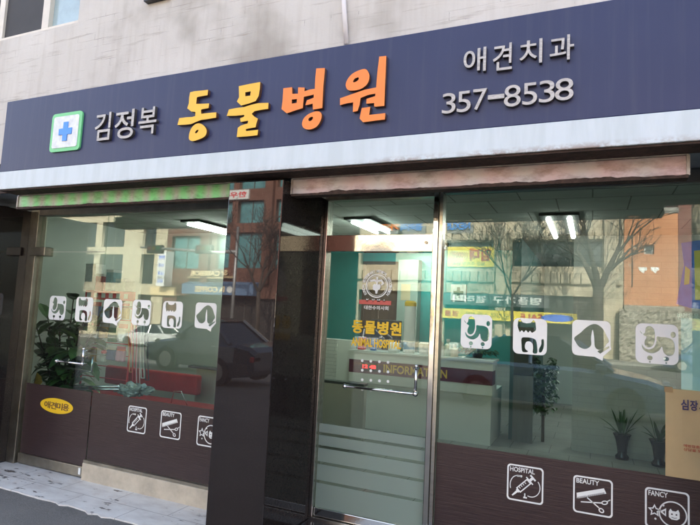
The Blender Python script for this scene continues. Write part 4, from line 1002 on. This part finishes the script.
for r, (z1, hh) in enumerate(rowz):
    n = 5
    for i in range(n):
        k = (r*3+i*2+q.randrange(2)) % len(cols); x = ra+(rb-ra)*(i+.5)/n; w = (rb-ra)/n*.86; h = hh*q.uniform(.8, 1)
        t = thing('pet_pack', '%s pack hanging %s in the %s row of the red rack' % (names[k], ('at the plant side', 'second from the plant', 'in the middle', 'fourth from the plant', 'at the bench side')[i], ('top', 'middle', 'bottom')[r]), 'pet goods', (x, RY-.06, z1), 'hanging packs on the red display rack')
        box('bag', x-w/2, x+w/2, RY-.075, RY-.035, z1-h, z1-.05, mat('pack_'+names[k].replace(' ', '_'), cols[k], .3, 0, .3, 14), t, bevel=.008)
        box('card', x-w/2, x+w/2, RY-.06, RY-.05, z1-.0495, z1, mat('pack_card_%d' % (i % 3), ((.7, .68, .62), (.6, .06, .07), (.55, .6, .62))[i % 3], .4), t)
# boxes standing on the rack top
for px0, px1, py0, col, lab in ((88, 98, 264, (.74, .74, .72), 'white carton standing on top of the red rack'), (99, 106, 274, (.60, .05, .06), 'narrow red carton on top of the red rack'), (109, 116, 270, (.30, .44, .46), 'grey blue carton on top of the red rack'), (119, 129, 279, (.50, .56, .54), 'pale grey carton at the end of the rack top')):
    x0, x1 = at(px0, 280, RY)[0], at(px1, 280, RY)[0]; z1 = at(px0, py0, RY)[1]
    t = thing('carton', lab, 'carton', ((x0+x1)/2, RY, rz1), 'cartons on the rack top')
    box('body', x0, x1, RY-.05, RY+.09, rz1+.001, z1-.03, mat('carton_%d' % px0, col, .4, 0, .2, 20), t, bevel=.004); box('cap', x0, x1, RY-.052, RY+.092, z1-.0295, z1, M_WHITE_PLAIN, t)
# leashes
for i, (px_, y0, y1, col, lab) in enumerate(((133, 322, 381, (.6, .05, .08), 'red leash'), (137, 330, 384, (.70, .42, .45), 'pink leash'), (141, 318, 378, (.68, .66, .62), 'white leash'), (145, 335, 380, (.09, .07, .08), 'black leash'), (129, 332, 372, (.72, .30, .12), 'orange leash'))):
    mb = MB(); P_ = []
    for s in range(9):
        p = at(px_+.5*math.sin(s*.6+i), y0+(y1-y0)*s/8, .85); P_.append((p[0], .85, p[1]))
    mb.tube(P_, .007, 8); P2 = [(p[0]+.035, .86, p[2]) for p in P_]; mb.tube(P2+[P_[-1]], .007, 8)
    tag(mb.build('dog_leash', mat('leash_%d' % i, col, .6), smooth=True), lab+' hanging beside the rack of pet goods', 'leash', 'leashes hanging in the grooming shop')
rail = at(143, 312, .85); MB_ = MB().tube([(at(118, 310, .85)[0], .85, rail[1]+.05), (at(150, 312, .85)[0], .85, rail[1]+.05)], .008, 8)
tag(MB_.build('hanging_rail', M_CHROME, smooth=True), 'thin chrome rail carrying the leashes', 'rail')
bl = at(104, 352, .75); tag(MB().ball((bl[0], .75, bl[1]), .03, 2, (1.2, 1, .8)).build('toy_ball', M_RED, smooth=True), 'small shiny red toy ball in front of the plant leaves', 'ball')
# crumpled clear bag with chrome rods on the counter behind the door
cb_ = thing('plastic_bag', 'crumpled clear plastic bag lying behind the brown film', 'bag', (at(135, 388, .5)[0], .5, .8))
b = bmesh.new(); bmesh.ops.create_icosphere(b, subdivisions=4, radius=1); c0 = at(134, 387, .5); qn = random.Random(4)
for v in b.verts:
    n_ = noise.noise(v.co*2.2)*.4 + noise.noise(v.co*6)*.25; v.co = Vector((c0[0]+v.co.x*.22*(1+n_), .5+v.co.y*.10*(1+n_), c0[1]-.03+v.co.z*.06*(1+n_*1.8)))
me = bpy.data.meshes.new('film'); b.to_mesh(me); b.free(); link('film', me, mat('crumpled_plastic', (.30, .33, .31), .12, 0, .6, 25, spec=.9), cb_)
r_ = MB(); 
for (xa, ya), (xb, yb) in (((70, 386.5), (120, 386.5)), ((74, 389), (122, 389.5))):
    a_, b_ = at(xa, ya, .42), at(xb, yb, .42); r_.tube([(a_[0], .42, a_[1]), (b_[0], .42, b_[1])], .011, 8)
tag(r_.build('chrome_rods', M_CHROME, smooth=True), 'pair of chrome rods lying level behind the grooming door', 'rods')
# rubber plant
RPx = at(62, 380, .75)[0]
rp = thing('rubber_plant', 'tall rubber plant with broad dark leaves inside the grooming door', 'plant', (RPx, .75, .02))
MB().lathe((RPx, .75, .021), [(.14, 0), (.19, .30), (.20, .33), (.17, .33)], 24).build('pot', mat('grey_plant_pot', (.30, .28, .26), .6), rp)
q = random.Random(12); stems = MB(); lf = MB(); lf2 = MB()
for s in range(12):
    tx, ty_ = at((38, 50, 60, 72, 86, 102, 44, 66, 96, 80, 106, 90)[s], q.uniform(292, 318), .75)[0], .75+q.uniform(-.15, .3)
    tz = at(60, q.uniform(292, 330), .75)[1]
    P_ = [Vector((RPx+q.uniform(-.06, .06), .75, .3)), Vector((RPx*.6+tx*.4, .75*.5+ty_*.5, .3+(tz-.3)*.5)), Vector((tx, ty_, tz))]
    pts = [P_[0]*(1-t)**2 + P_[1]*2*t*(1-t) + P_[2]*t*t for t in [i/8 for i in range(9)]]
    stems.tube(pts, [.014-.001*i for i in range(9)], 7)
    for i in range(17):
        t = q.uniform(.15, 1); p = P_[0]*(1-t)**2 + P_[1]*2*t*(1-t) + P_[2]*t*t; a = q.uniform(0, 2*PI); e = q.uniform(-.3, .95)
        (lf2 if q.random() < .14 else lf).leaf(p, (math.cos(a)*math.cos(e), math.sin(a)*math.cos(e)*.8, math.sin(e)), (0, 0, 1), q.uniform(.22, .34), q.uniform(.14, .20), q.uniform(.1, .6), .12)
stems.build('stem', M_STEM, rp); lf.build('foliage', M_LEAF, rp); lf2.build('pale_foliage', M_LEAF2, rp)
yl = at(54, 374, .5); mb = MB()
mb.leaf((yl[0]-.02, .3, yl[1]+.03), (.12, -.2, -1), (0, 1, 0), .2, .13, 0, .3); mb.build('yellow_leaf', M_YLEAF, rp)

# ================================================================== ACROSS THE STREET (seen in the glass)
def ref(px, py, d):
    "photo pixel of a reflection in the glass line -> x, z of the thing standing d metres out from the glass"
    return at(px, py, d)
OD = 35.0
def facade(name, label, x0, x1, z1, m, wins, depth=10, wm=None, fm=None, y=-OD, z0=-3.2, rec=.35, mull=2):
    t = thing(name, label, 'building', ((x0+x1)/2, y, z0))
    flat('wall', [rect(x0, x1, z0, z1)] + [rect(*w[:4]) for w in wins], y, .4, m, t, face=1)
    box('shell', x0, x1, y-depth, y-.41, z0, z1-.02, m, t); box('parapet', x0-.05, x1+.05, y-depth, y+.06, z1, z1+.35, M_KERB, t)
    for w in wins:
        a, b_, c, d = w[:4]; gm = w[4] if len(w) > 4 and w[4] else (wm or M_FAR_GLASS); mn = w[5] if len(w) > 5 else mull
        f = MB(); 
        for i in range(mn+1):
            x = a+.04+(b_-a-.14)*i/max(mn, 1); f.box(x, x+.06, y-rec+.02, y-rec+.08, c+.05, d-.05)
        f.box(a, b_, y-rec+.015, y-rec+.085, c, c+.05); f.box(a, b_, y-rec+.015, y-rec+.085, d-.05, d)
        fo = f.build('window', fm or M_FARFRAME, t); box('pane', a, b_, y-rec-.03, y-rec+.01, c, d, gm, fo)
    return t
def rust_band(t, x0, x1, z, h=.85, y=-OD):
    q = random.Random(int(x0*7+z*31)); mb = MB(); x = x0
    while x < x1-.1:
        w = min(q.uniform(.55, .75), x1-x); mb.box(x+.02, x+w-.02, y+.001, y+q.uniform(.14, .3), z+q.uniform(0, .05), z+h-q.uniform(0, .05)); x += w
    mb.build('rough_stone_band', M_STONE, t, bevel=.06)

# cream stone two-storey building
SX0, SX1 = -16.9, ref(623.3, 250, OD)[0]
zA, zB = ref(500, 246, OD)[1], ref(500, 279, OD)[1]
colw = [-9.9, -6.1, -5.3, -.7]
wn = []
z2a, z2b = 5.45, 7.15
for a, b_ in ((-16.5, -13.6), (-9.85, -6.35), (-5.05, .6)): wn.append((a, b_, z2a, z2b, None, 3))
for a, b_ in ((-16.5, -10.3), (-9.85, -6.6), (-5.0, .5)): wn.append((a, b_, -.2, 3.5, M_SHOPDARK, 4))
for a, b_ in ((-15.5, -13.2), (-8.2, -6.2), (-4.5, -2.0)): wn.append((a, b_, 9.2, 10.8, None, 2))
st = facade('stone_building', 'cream stone two storey building with rough stone bands mirrored in the clinic window', SX0, SX1, 12.2, M_STONE, wn)
for x0, x1 in ((-16.8, -10.05), (-9.9, -6.2), (-5.2, SX1)):
    rust_band(st, x0, x1, 4.25); rust_band(st, x0, x1, 7.22, .6)
for x in (-10.0, -5.75, 1.05): box('pilaster', x-.36, x+.36, -OD+.001, -OD+.42, -1.5, 12.1, M_STONE, st, bevel=.03)
s0, s1 = ref(453, 302, OD), ref(542, 302, OD)
fs = thing('furniture_shop_sign', 'grey fascia board with pale Korean letters on the stone building', 'sign', ((s0[0]+s1[0])/2, -OD+.5, 3.0))
box('board', s0[0]-.6, s1[0]+.5, -OD+.43, -OD+.55, 2.62, 3.45, mat('grey_fascia', (.10, .11, .11), .6), fs)
n = 7; w = (s1[0]-s0[0])/7.4
for i, ch in enumerate('명품가구갤러리'):
    k = i + (.4 if i > 3 else 0); x1 = s1[0]-w*k; text('letter', ch, x1-w*.86, x1, 2.8, 3.3, -OD+.60, M_COUNTER, fs, .05, face=1, bold=.03)
b0_, b1_ = ref(436, 316, OD-1), ref(577, 320, OD-1)
sb = thing('sale_banner', 'long yellow SALE banner strung below the grey fascia board', 'banner', ((b0_[0]+b1_[0])/2, -OD+.8, 1.7))
bz = (b0_[1]+b1_[1])/2+.15
box('cloth', b0_[0], b1_[0], -OD+.80, -OD+.82, bz-.34, bz+.34, M_BANNER, sb)
text('word', 'SALE', b0_[0]+(b1_[0]-b0_[0])*.62, b0_[0]+(b1_[0]-b0_[0])*.77, bz-.2, bz+.2, -OD+.823, M_REDPRINT, sb, .004, face=1, bold=.03)
text('word', '가구 침대 소파 전문', b0_[0]+(b1_[0]-b0_[0])*.22, b0_[0]+(b1_[0]-b0_[0])*.58, bz-.16, bz+.16, -OD+.823, M_BLACK, sb, .004, face=1)
text('word', '명품', b0_[0]+(b1_[0]-b0_[0])*.06, b0_[0]+(b1_[0]-b0_[0])*.17, bz-.2, bz+.2, -OD+.823, M_REDPRINT, sb, .004, face=1, bold=.03)
flat('blue_oval', [ell(b0_[0]+(b1_[0]-b0_[0])*.87, bz, 1.0, .24)], -OD+.824, .004, M_POSTBLUE, sb, face=1)
yb0, yb1 = ref(446, 257, OD-.6), ref(493, 255, OD-.6)
yb = thing('rent_banner', 'yellow banner with big red Korean letters across an upper window of the stone building', 'banner', ((yb0[0]+yb1[0])/2, -OD+.2, 6.2))
zc_ = (yb0[1]+yb1[1])/2
box('cloth', yb0[0], yb1[0], -OD+.10, -OD+.12, zc_-.72, zc_+.72, M_BANNER, yb)
wb = yb1[0]-yb0[0]
for i, ch in enumerate('임대'): text('letter', ch, yb1[0]-wb*(.06+.25*i)-wb*.21, yb1[0]-wb*(.06+.25*i), zc_-.3, zc_+.6, -OD+.122, M_REDPRINT, yb, .004, face=1, bold=.05)
text('word', '(1000평)', yb0[0]+wb*.04, yb0[0]+wb*.44, zc_-.22, zc_+.42, -OD+.122, M_REDPRINT, yb, .004, face=1, bold=.03)
text('word', '넓은 주차장 완비', yb0[0]+wb*.12, yb0[0]+wb*.8, zc_-.62, zc_-.38, -OD+.122, M_BLACK, yb, .004, face=1)
for pxs, body, m_, lab in (((447, 471), 'NEXUS', M_BLUE, 'blue letters with grey backing board high on the stone building'), ((381, 401), '가구', M_ORANGE, 'orange letters high on the stone building beside the blue ones'), ((402, 424), '갤러리', M_BLUE, 'short blue letters beside the orange letters on the stone building')):
    x0, x1 = ref(pxs[0], 228, OD)[0], ref(pxs[1], 228, OD)[0]; z = 8.0
    t = thing('letter_sign', lab, 'sign', ((x0+x1)/2, -OD+.3, z)); text('word', body, x0, x1, z, z+.55, -OD+.36, m_, t, .1, face=1, bold=.03)
    box('board', x0-.2, x1+.2, -OD+.001, -OD+.24, z-.25, z+.35, mat('sign_rail_grey', (.22, .22, .21), .6), t)  # plain grey backing board
# goods in front of the furniture shop
q = random.Random(31)
for i in range(9):
    x = -9.6 + i*.95; h = q.uniform(.5, 1.3); Z_ROAD = gz(x, -34); t = thing('stacked_furniture', ('brown', 'pale', 'grey')[i % 3] + (' drawer chest', ' cabinet', ' crate')[(i//3) % 3] + ' on the pavement by the furniture shop', 'furniture', (x, -34, Z_ROAD+.14), 'furniture set out on the far pavement')
    m_ = (M_BROWNDOOR, M_GREENGREY, M_KERB)[i % 3]
    box('body', x-.32, x+.32, -34.2, -33.6, Z_ROAD+.141, Z_ROAD+.14+h, m_, t, bevel=.015)
    for k in range(2): box('drawer', x-.28, x+.28, -33.598, -33.57, Z_ROAD+.2+h*.45*k, Z_ROAD+.14+h*.45*(k+1)-.03, m_, t)

Z_ROAD = -.55
# orange painted end wall building with rubble base
OX0, OX1 = ref(624, 250, OD)[0], ref(678, 240, OD)[0]
ow = [ref(570+398/5.385, 205+265/5.385, OD), ref(570+453/5.385, 205+215/5.385, OD)]
orb = facade('orange_building', 'orange painted building with peeling plaster and one tiny window', OX0, OX1, 8.9, M_ORANGE_WALL, [(ow[0][0], ow[1][0], ow[0][1], ow[1][1], None, 1)], 8, fm=M_WHITE_PLAIN, z0=3.05)
box('rubble_base', OX0, OX1+.3, -OD-8, -OD+.25, Z_ROAD, 3.049, M_RUBBLE, orb)
for k in (0, 1):
    a_ = ref(570+(367+65*k)/5.38, 205+365/5.38, OD); b_ = ref(570+(414+65*k)/5.38, 205+335/5.38, OD); mm = (a_[0]+b_[0])/2; hh = b_[1]-a_[1]
    flat('white_patch', [[(a_[0], b_[1]), (b_[0], b_[1]), (b_[0], b_[1]-hh*.55), (mm+.12, b_[1]-hh*.6), (mm+.05, b_[1]-hh*1.15), (mm-.1, b_[1]-hh*.7), (a_[0]+.05, b_[1]-hh*.6)]], -OD+.004, .003, M_WHITE_PLAIN, orb, face=1)
cr = ref(570+335/5.38, 255, OD)[0]
box('crack_pipe', cr-.03, cr+.03, -OD+.001, -OD+.06, 4.2, 7.6, M_RUST, orb)
rw = thing('rubble_wall', 'high rubble stone retaining wall under the orange building', 'wall', (3, -33.6, Z_ROAD))
b = bmesh.new(); q = random.Random(8)
NXr, NZr = 70, 26
V_ = [[b.verts.new((OX0-.3+9.6*i/NXr, -33.9+.5*(1-j/NZr)+q.uniform(-.09, .09), Z_ROAD+3.3*j/NZr)) for j in range(NZr+1)] for i in range(NXr+1)]
for i in range(NXr):
    for j in range(NZr): b.faces.new((V_[i][j], V_[i+1][j], V_[i+1][j+1], V_[i][j+1]))
bmesh.ops.recalc_face_normals(b, faces=b.faces); me = bpy.data.meshes.new('stones'); b.to_mesh(me); b.free()
if me.polygons[0].normal.y < 0: me.flip_normals()
link('stones', me, M_RUBBLE, rw); box('core', OX0-.3, 9+OX0, -34.9, -34.0, Z_ROAD, Z_ROAD+3.28, M_RUBBLE, rw)
# dark red brick house behind
facade('red_tiled_house', 'dark red tiled house at the end of the reflected street', OX1+.4, 18, 13, M_REDTILE, [(8.5, 10.5, 6.2, 8), (12, 14.4, 6.2, 8), (8.5, 10.5, 1.2, 3.2)], 9, y=-OD-3)
facade('far_house', 'pale rendered house next to the dark red house', 18.2, 36, 9, M_BEIGE, [(20+4*i, 22+4*i, 4.5, 6.2) for i in range(4)], 9, y=-OD-1)

# red-brown brick building with teal windows
BX0, BX1 = ref(166, 260, OD)[0], -17.2
wn = []
rows = ((3.95, 5.6), (6.2, 7.9), (8.6, 10.3))
span = BX1-BX0
cols_ = [(.03, .20), (.30, .43), (.46, .60), (.66, .78), (.84, .96)]
for k, (a, b_) in enumerate(cols_):
    for z0, z1 in ((4.9, 7.9), (8.7, 10.6), (11.6, 13.4)): wn.append((BX0+span*a, BX0+span*b_, z0, z1, M_TEAL_GLASS, 2))
wn.append((BX0+1.6, BX1-.8, -1.0, 2.45, M_SHOPDARK, 6))
rb_ = facade('red_brick_building', 'red brown brick building with teal windows and a blue grey awning', BX0, BX1, 15.2, M_REDBRICK, wn)
for x in (BX0+span*.25, BX0+span*.63, BX0+span*.81): box('brick_pilaster', x-.38, x+.38, -OD+.001, -OD+.35, 3.6, 15.0, M_REDBRICK, rb_)
aw0, aw1 = ref(181, 289, OD-1)[0], ref(262, 292, OD-1)[0]
az0, az1 = 2.62, 3.5
aw = thing('awning_sign', 'blue grey awning sign with cream COFFEE letters mirrored in the glass', 'sign', ((aw0+aw1)/2, -OD+.8, az0))
b = bmesh.new()
vs = [b.verts.new(v) for v in ((aw0, -OD, az1+.25), (aw1, -OD, az1+.25), (aw1, -OD+.9, az1), (aw0, -OD+.9, az1), (aw0, -OD+.9, az0), (aw1, -OD+.9, az0), (aw1, -OD, az0), (aw0, -OD, az0))]
for f in ((0, 1, 2, 3), (3, 2, 5, 4), (4, 5, 6, 7), (0, 3, 4, 7), (1, 6, 5, 2)): b.faces.new([vs[i] for i in f])
bmesh.ops.recalc_face_normals(b, faces=b.faces); me = bpy.data.meshes.new('awning'); b.to_mesh(me); b.free(); link('awning', me, M_AWNING, aw)
text('word', 'DIYA COFFEE', ref(195, 289, OD-1)[0]-.1, ref(234, 291, OD-1)[0], az0+.2, az1-.2, -OD+.92, M_CREAM, aw, .03, face=1, bold=.03)
flat('round_mark', [ell(ref(239, 291, OD-1)[0], (az0+az1)/2, .28, .28)], -OD+.92, .03, M_COUNTER, aw, face=1)
gl0, gl1 = ref(194, 273, OD)[0], ref(240, 273, OD)[0]
gsg = thing('letter_sign', 'row of gold letters on a ledge above the blue grey awning', 'sign', ((gl0+gl1)/2, -OD+.3, 4.2))
text('word', 'SAPY CABEBOE', gl0, gl1, 4.25, 4.7, -OD+.42, M_CREAM, gsg, .08, face=1, bold=.04); box('ledge', gl0-.4, gl1+.6, -OD+.001, -OD+.34, 4.02, 4.2, mat('ledge_tan', (.38, .28, .16), .7), gsg)
for a, b_, body, m_, lab in ((235, 255, '한우촌', M_RED, 'pale panel with red writing high on the brick building'),):
    x0, x1 = BX0+span*.36, BX0+span*.52
    t = thing('panel_sign', lab, 'sign', (x0, -OD+.3, 10.8)); box('panel', x0, x1, -OD+.02, -OD+.2, 10.7, 11.5, M_COUNTER, t); text('word', body, x0+.2, x1-.2, 10.85, 11.35, -OD+.205, m_, t, .02, face=1, bold=.03)
# beige tiled building with tall columns
TX0, TX1 = ref(30, 300, OD)[0], BX0-.05
wn = []
cols2 = [(ref(a, 280, OD)[0], ref(b_, 280, OD)[0]) for a, b_ in ((48, 66), (72, 92), (98, 121), (139.5, 152.5))]
for a, b_ in cols2:
    for z0, z1 in ((3.4, 6.2), (6.9, 9.4), (10.2, 12.4)): wn.append((a, b_, z0, z1, None, 2))
    wn.append((a, b_, -1.4, 2.4, M_SHOPDARK, 2))
tb_ = facade('beige_tiled_building', 'beige tiled building with tall columns mirrored in the grooming shop glass', TX0, TX1, 14.5, M_BEIGE, wn)
vs_ = (ref(157, 270, OD-1)[0], ref(165, 270, OD-1)[0])
v = thing('vertical_sign', 'tall narrow white sign board with blue writing on the beige building', 'sign', (vs_[0], -OD+.9, 3))
box('board', vs_[0], vs_[1], -OD+.001, -OD+1., 3.2, 6.4, M_WHITE_PLAIN, v)
for k, body in enumerate(('한의원', '치과', '내과', '약국')): text('word', body, vs_[0]+.12, vs_[1]-.12, 5.6-.72*k, 6.0-.72*k, -OD+1.003, M_POSTBLUE, v, .01, face=1, bold=.03)
bp = ref(152, 293, OD)[0], ref(176, 296, OD)[0]
box('cream_panel', bp[0], bp[1], -OD+.001, -OD+.25, 2.4, 3.15, M_CREAM, tb_)
facade('grey_block', 'tall grey concrete block at the far end of the reflected street', -82, TX0-.3, 16, mat('grey_concrete', (.30, .30, .29), .85, 0, .2, .6), [(-80+4*i, -77.6+4*i, 2.5+3.4*j, 4.4+3.4*j) for i in range(6) for j in range(4)], 10)

# traffic mast, lamp pole
mx = ref(239.5, 300, 30)[0]
tm = thing('traffic_mast', 'tall grey traffic mast with a long horizontal arm over the road', 'traffic light', (mx, -30.6, Z_ROAD))
MB().tube([(mx, -30.6, gz(mx, -31)), (mx, -30.6, 7.6)], [.13, .09], 12).build('mast', M_POLE, tm, smooth=True)
ax = ref(135, 250, 30)[0]
MB().tube([(mx, -30.6, 5.7), (ax, -30.6, 6.3)], [.15, .10], 10).build('arm', M_POLE, tm, smooth=True)
for f_ in (.15, .62):
    x = ax+(mx-ax)*f_; h = MB().box(x-.8, x+.8, -30.8, -30.45, 5.75, 6.45).build('signal_head', M_BLACK, tm, bevel=.05)
    for k, cl in enumerate(((.12, .01, .01), (.12, .09, .01), (.01, .10, .04))):
        MB().tube([(x-.45+.45*k, -30.449, 6.17), (x-.45+.45*k, -30.40, 6.17)], .16, 14).build('lens', mat('lens_%d' % k, cl, .2), h)

# bare street trees
def tree(x, y, H, label, seed, r0=.17, fork=.36):
    Z_ROAD = gz(x, y)
    q = random.Random(seed); t = thing('bare_tree', label, 'tree', (x, y, Z_ROAD), 'bare street trees on the far pavement')
    trunk = MB(); crown = MB()
    def grow(mb, p, d, L, r, lvl):
        n = 5; pts = [p]; rad = [r]; dd = d.copy()
        for i in range(n):
            dd = (dd + Vector((q.uniform(-1, 1), q.uniform(-1, 1), q.uniform(-.35, .75)))*.13).normalized()
            pts.append(pts[-1]+dd*L/n); rad.append(r*(1-.55*(i+1)/n))
        mb.tube(pts, [max(a, .014) for a in rad], 8 if lvl < 2 else 4, False)
        if lvl >= 5: return
        k = 3 if lvl < 3 else 2
        for i in range(k+(1 if lvl > 0 else 0)):
            f = q.choice(range(2, n+1)) if lvl > 0 else n
            a = q.uniform(0, 2*PI) if lvl > 0 else 2*PI*i/k+q.uniform(-.4, .4); s = dd.orthogonal().normalized(); s.rotate(__import__('mathutils').Quaternion(dd, a))
            nd = (dd*q.uniform(.75, 1.1) + s*q.uniform(.45, .8) + Vector((0, 0, .22))).normalized()
            grow(crown, pts[f], nd, L*q.uniform(.58, .8), rad[f]*.72, lvl+1)
    tb2 = [Vector((x, y, Z_ROAD+.1)), Vector((x+.05, y, Z_ROAD+H*fork*.5)), Vector((x, y+.03, Z_ROAD+H*fork))]
    trunk.tube(tb2, [r0*1.2, r0, r0*.9], 10)
    for i in range(3):
        a = 2*PI*i/3+q.uniform(-.3, .3); grow(crown, tb2[2]-Vector((0, 0, .05)), Vector((.62*math.cos(a), .62*math.sin(a), 1)).normalized(), H*.30, r0*.72, 1)
    trunk.build('trunk', M_BARK, t, smooth=True); crown.build('crown', M_BARK, t, smooth=True)
tx = ref(597.5, 300, 30)[0]
tree(tx, -30.8, 10.5, 'large bare street tree with a forked trunk mirrored in the clinic window', 4, .30, .40)
tree(ref(503, 290, 28)[0], -31.9, 9.0, 'thin bare street tree before the stone building', 14, .09, .42)
tree(ref(262, 300, 31)[0], -31.9, 10.5, 'bare street tree before the red brick building', 6, .16, .38)
tree(-45, -31.9, 9, 'bare street tree before the beige tiled building', 9, .14, .4)

# ------------------------------------------------------------------ cars
def car(x, y, z, heading, paint, label, suv=False, L=4.5):
    z = gz(x, y)+.01
    t = thing('parked_car', label, 'car', (x, y, z), 'cars on the street'); t.rotation_euler = (0, 0, heading)
    def add(mb, name, m, parent=t, **k):
        smooth = k.pop('smooth', False); o = mb.build(name, m, None, smooth=smooth, **k); o.parent = parent; return o
    H = 1.72 if suv else 1.46; h2 = .88; hb = 1.02 if suv else .93
    # lower body: loft of cross-sections from tail (-x) to nose (+x)
    def loft(secs):
        b2 = MB(); rings = []
        for sx_, w_, zb_, zt2, tuck in secs:
            rg = [(-w_*.94, zb_), (-w_, zb_+(zt2-zb_)*.45), (-w_*.97, zt2-.07), (-w_*tuck, zt2), (w_*tuck, zt2), (w_*.97, zt2-.07), (w_, zb_+(zt2-zb_)*.45), (w_*.94, zb_)]
            rings.append([b2.bm.verts.new((sx_, a, c)) for a, c in rg])
        for r1, r2 in zip(rings, rings[1:]):
            for i in range(8): b2.bm.faces.new((r1[i], r1[(i+1) % 8], r2[(i+1) % 8], r2[i]))
        b2.bm.faces.new(rings[0]); b2.bm.faces.new(rings[-1][::-1]); return b2
    hl = L/2
    tail = hb+.02 if not suv else hb+.02
    body = loft([(-hl, h2*.84, .38, .78, .8), (-hl+.12, h2*.93, .26, tail-.06, .82), (-hl+.45, h2, .22, tail, .86), (-.6, h2, .2, hb, .88), (.55, h2, .2, hb, .88), (1.0, h2, .2, hb-.03, .85), (hl-.55, h2*.98, .22, hb-.14, .8), (hl-.15, h2*.9, .24, hb-.26, .75), (hl, h2*.78, .34, hb-.36, .7)])
    add(body, 'body', paint, smooth=False)
    rear = -hl+.25 if suv else -hl+.62
    cab = MB(); prof = [(rear, hb-.02), (rear+(.22 if suv else .62), H-.05), (rear+(.5 if suv else 1.0), H), (.15, H), (.45, H-.06), (1.15, hb-.03)]
    lo = [[cab.bm.verts.new((px_, s*(h2*.86 if pz < hb+.01 else h2*.64), pz)) for px_, pz in prof] for s in (-1, 1)]
    k = len(prof)
    for i in range(k-1): cab.bm.faces.new((lo[0][i], lo[0][i+1], lo[1][i+1], lo[1][i]))
    cab.bm.faces.new(lo[0][::-1]); cab.bm.faces.new(lo[1])
    add(cab, 'cabin_glass', M_CAR_GLASS)
    rf = MB(); rp_ = [(rear+(.2 if suv else .58), H-.055), (rear+(.48 if suv else .98), H+.012), (.17, H+.012), (.50, H-.055)]
    lo = [[rf.bm.verts.new((px_, s*h2*.655, pz)) for px_, pz in rp_] for s in (-1, 1)]
    for i in range(3): rf.bm.faces.new((lo[0][i], lo[0][i+1], lo[1][i+1], lo[1][i]))
    bmesh.ops.solidify(rf.bm, geom=rf.bm.faces[:], thickness=.03); add(rf, 'roof', paint)
    pl_ = MB()
    for s in (-1, 1):
        for (xa, za), (xb, zb_), r in (((1.14, hb-.02), (.46, H-.05), .035), ((rear+.01, hb), (rear+(.22 if suv else .62), H-.05), .06), ((-.35, hb), (-.35, H-.02), .04)):
            pl_.tube([(xa, s*h2*.862, za), (xb, s*h2*.648, zb_)], r, 6)
    add(pl_, 'pillars', paint)
    for sx_ in (-1, 1):
        for s in (-1, 1):
            wx = sx_*L*.30-.02; rw_ = .34 if suv else .32
            wh = MB().tube([(wx, s*(h2-.2), rw_), (wx, s*(h2+.012), rw_)], rw_, 22); wo = add(wh, 'wheel', M_TYRE)
            r2 = MB().tube([(wx, s*(h2+.0125), rw_), (wx, s*(h2+.022), rw_)], rw_*.62, 18); ro = r2.build('rim', M_STEEL); ro.parent = wo
        for s in (-1, 1):
            xx = hl-.16 if sx_ > 0 else -hl+.03
            add(MB().box(xx-.03, xx+.10 if sx_ > 0 else xx+.05, s*h2*.72-.16, s*h2*.72+.16, .58, .70), 'headlight' if sx_ > 0 else 'tail_light', M_LIGHTPLATE if sx_ > 0 else M_REDPRINT, bevel=.02)
    for s in (-1, 1): add(MB().box(.82, 1.02, s*(h2*.92)-.09, s*(h2*.92)+.09, hb-.02, hb+.11), 'mirror', paint, bevel=.03)
    add(MB().box(-.3, -.12, -h2-.004, h2+.004, hb-.2, hb-.17), 'door_handle', M_CHROME)
    return t
def cpaint(n, c): 
    m = mat(n, c, .25, .3, 0, spec=.6); m.node_tree.nodes['Principled BSDF'].inputs['Coat Weight'].default_value = .8; return m
P_BLUE, P_WHITE, P_SILV, P_BLK, P_DBLU = cpaint('paint_blue_grey', (.22, .31, .42)), cpaint('paint_white', (.72, .72, .70)), cpaint('paint_silver', (.38, .39, .40)), cpaint('paint_black', (.015, .016, .018)), cpaint('paint_dark_blue', (.03, .06, .13))
car(-.75, -8.3, -.06, 0, P_BLUE, 'blue grey sedan parked close by mirrored low in the clinic window')
car(-8.9, -8.3, -.06, PI, cpaint('paint_slate', (.045, .065, .09)), 'dark slate sedan parked close by mirrored in the grooming shop glass')
car(ref(152, 340, 24)[0], -24, Z_ROAD, PI, P_WHITE, 'white sedan on the road mirrored behind the poodle sticker')
car(ref(190, 325, 27.5)[0], -27.2, Z_ROAD, 0, P_BLK, 'black estate car across the road before the brick building', True)
car(ref(206, 325, 29.7)[0]+.5, -29.9, Z_ROAD, 0, P_WHITE, 'white hatchback parked under the blue grey awning', True, 4.2)
car(-13.2, -29.8, Z_ROAD, 0, P_SILV, 'silver sedan parked before the stone building')
car(5.6, -29.8, Z_ROAD, PI, P_DBLU, 'dark blue van parked before the rubble wall', True)
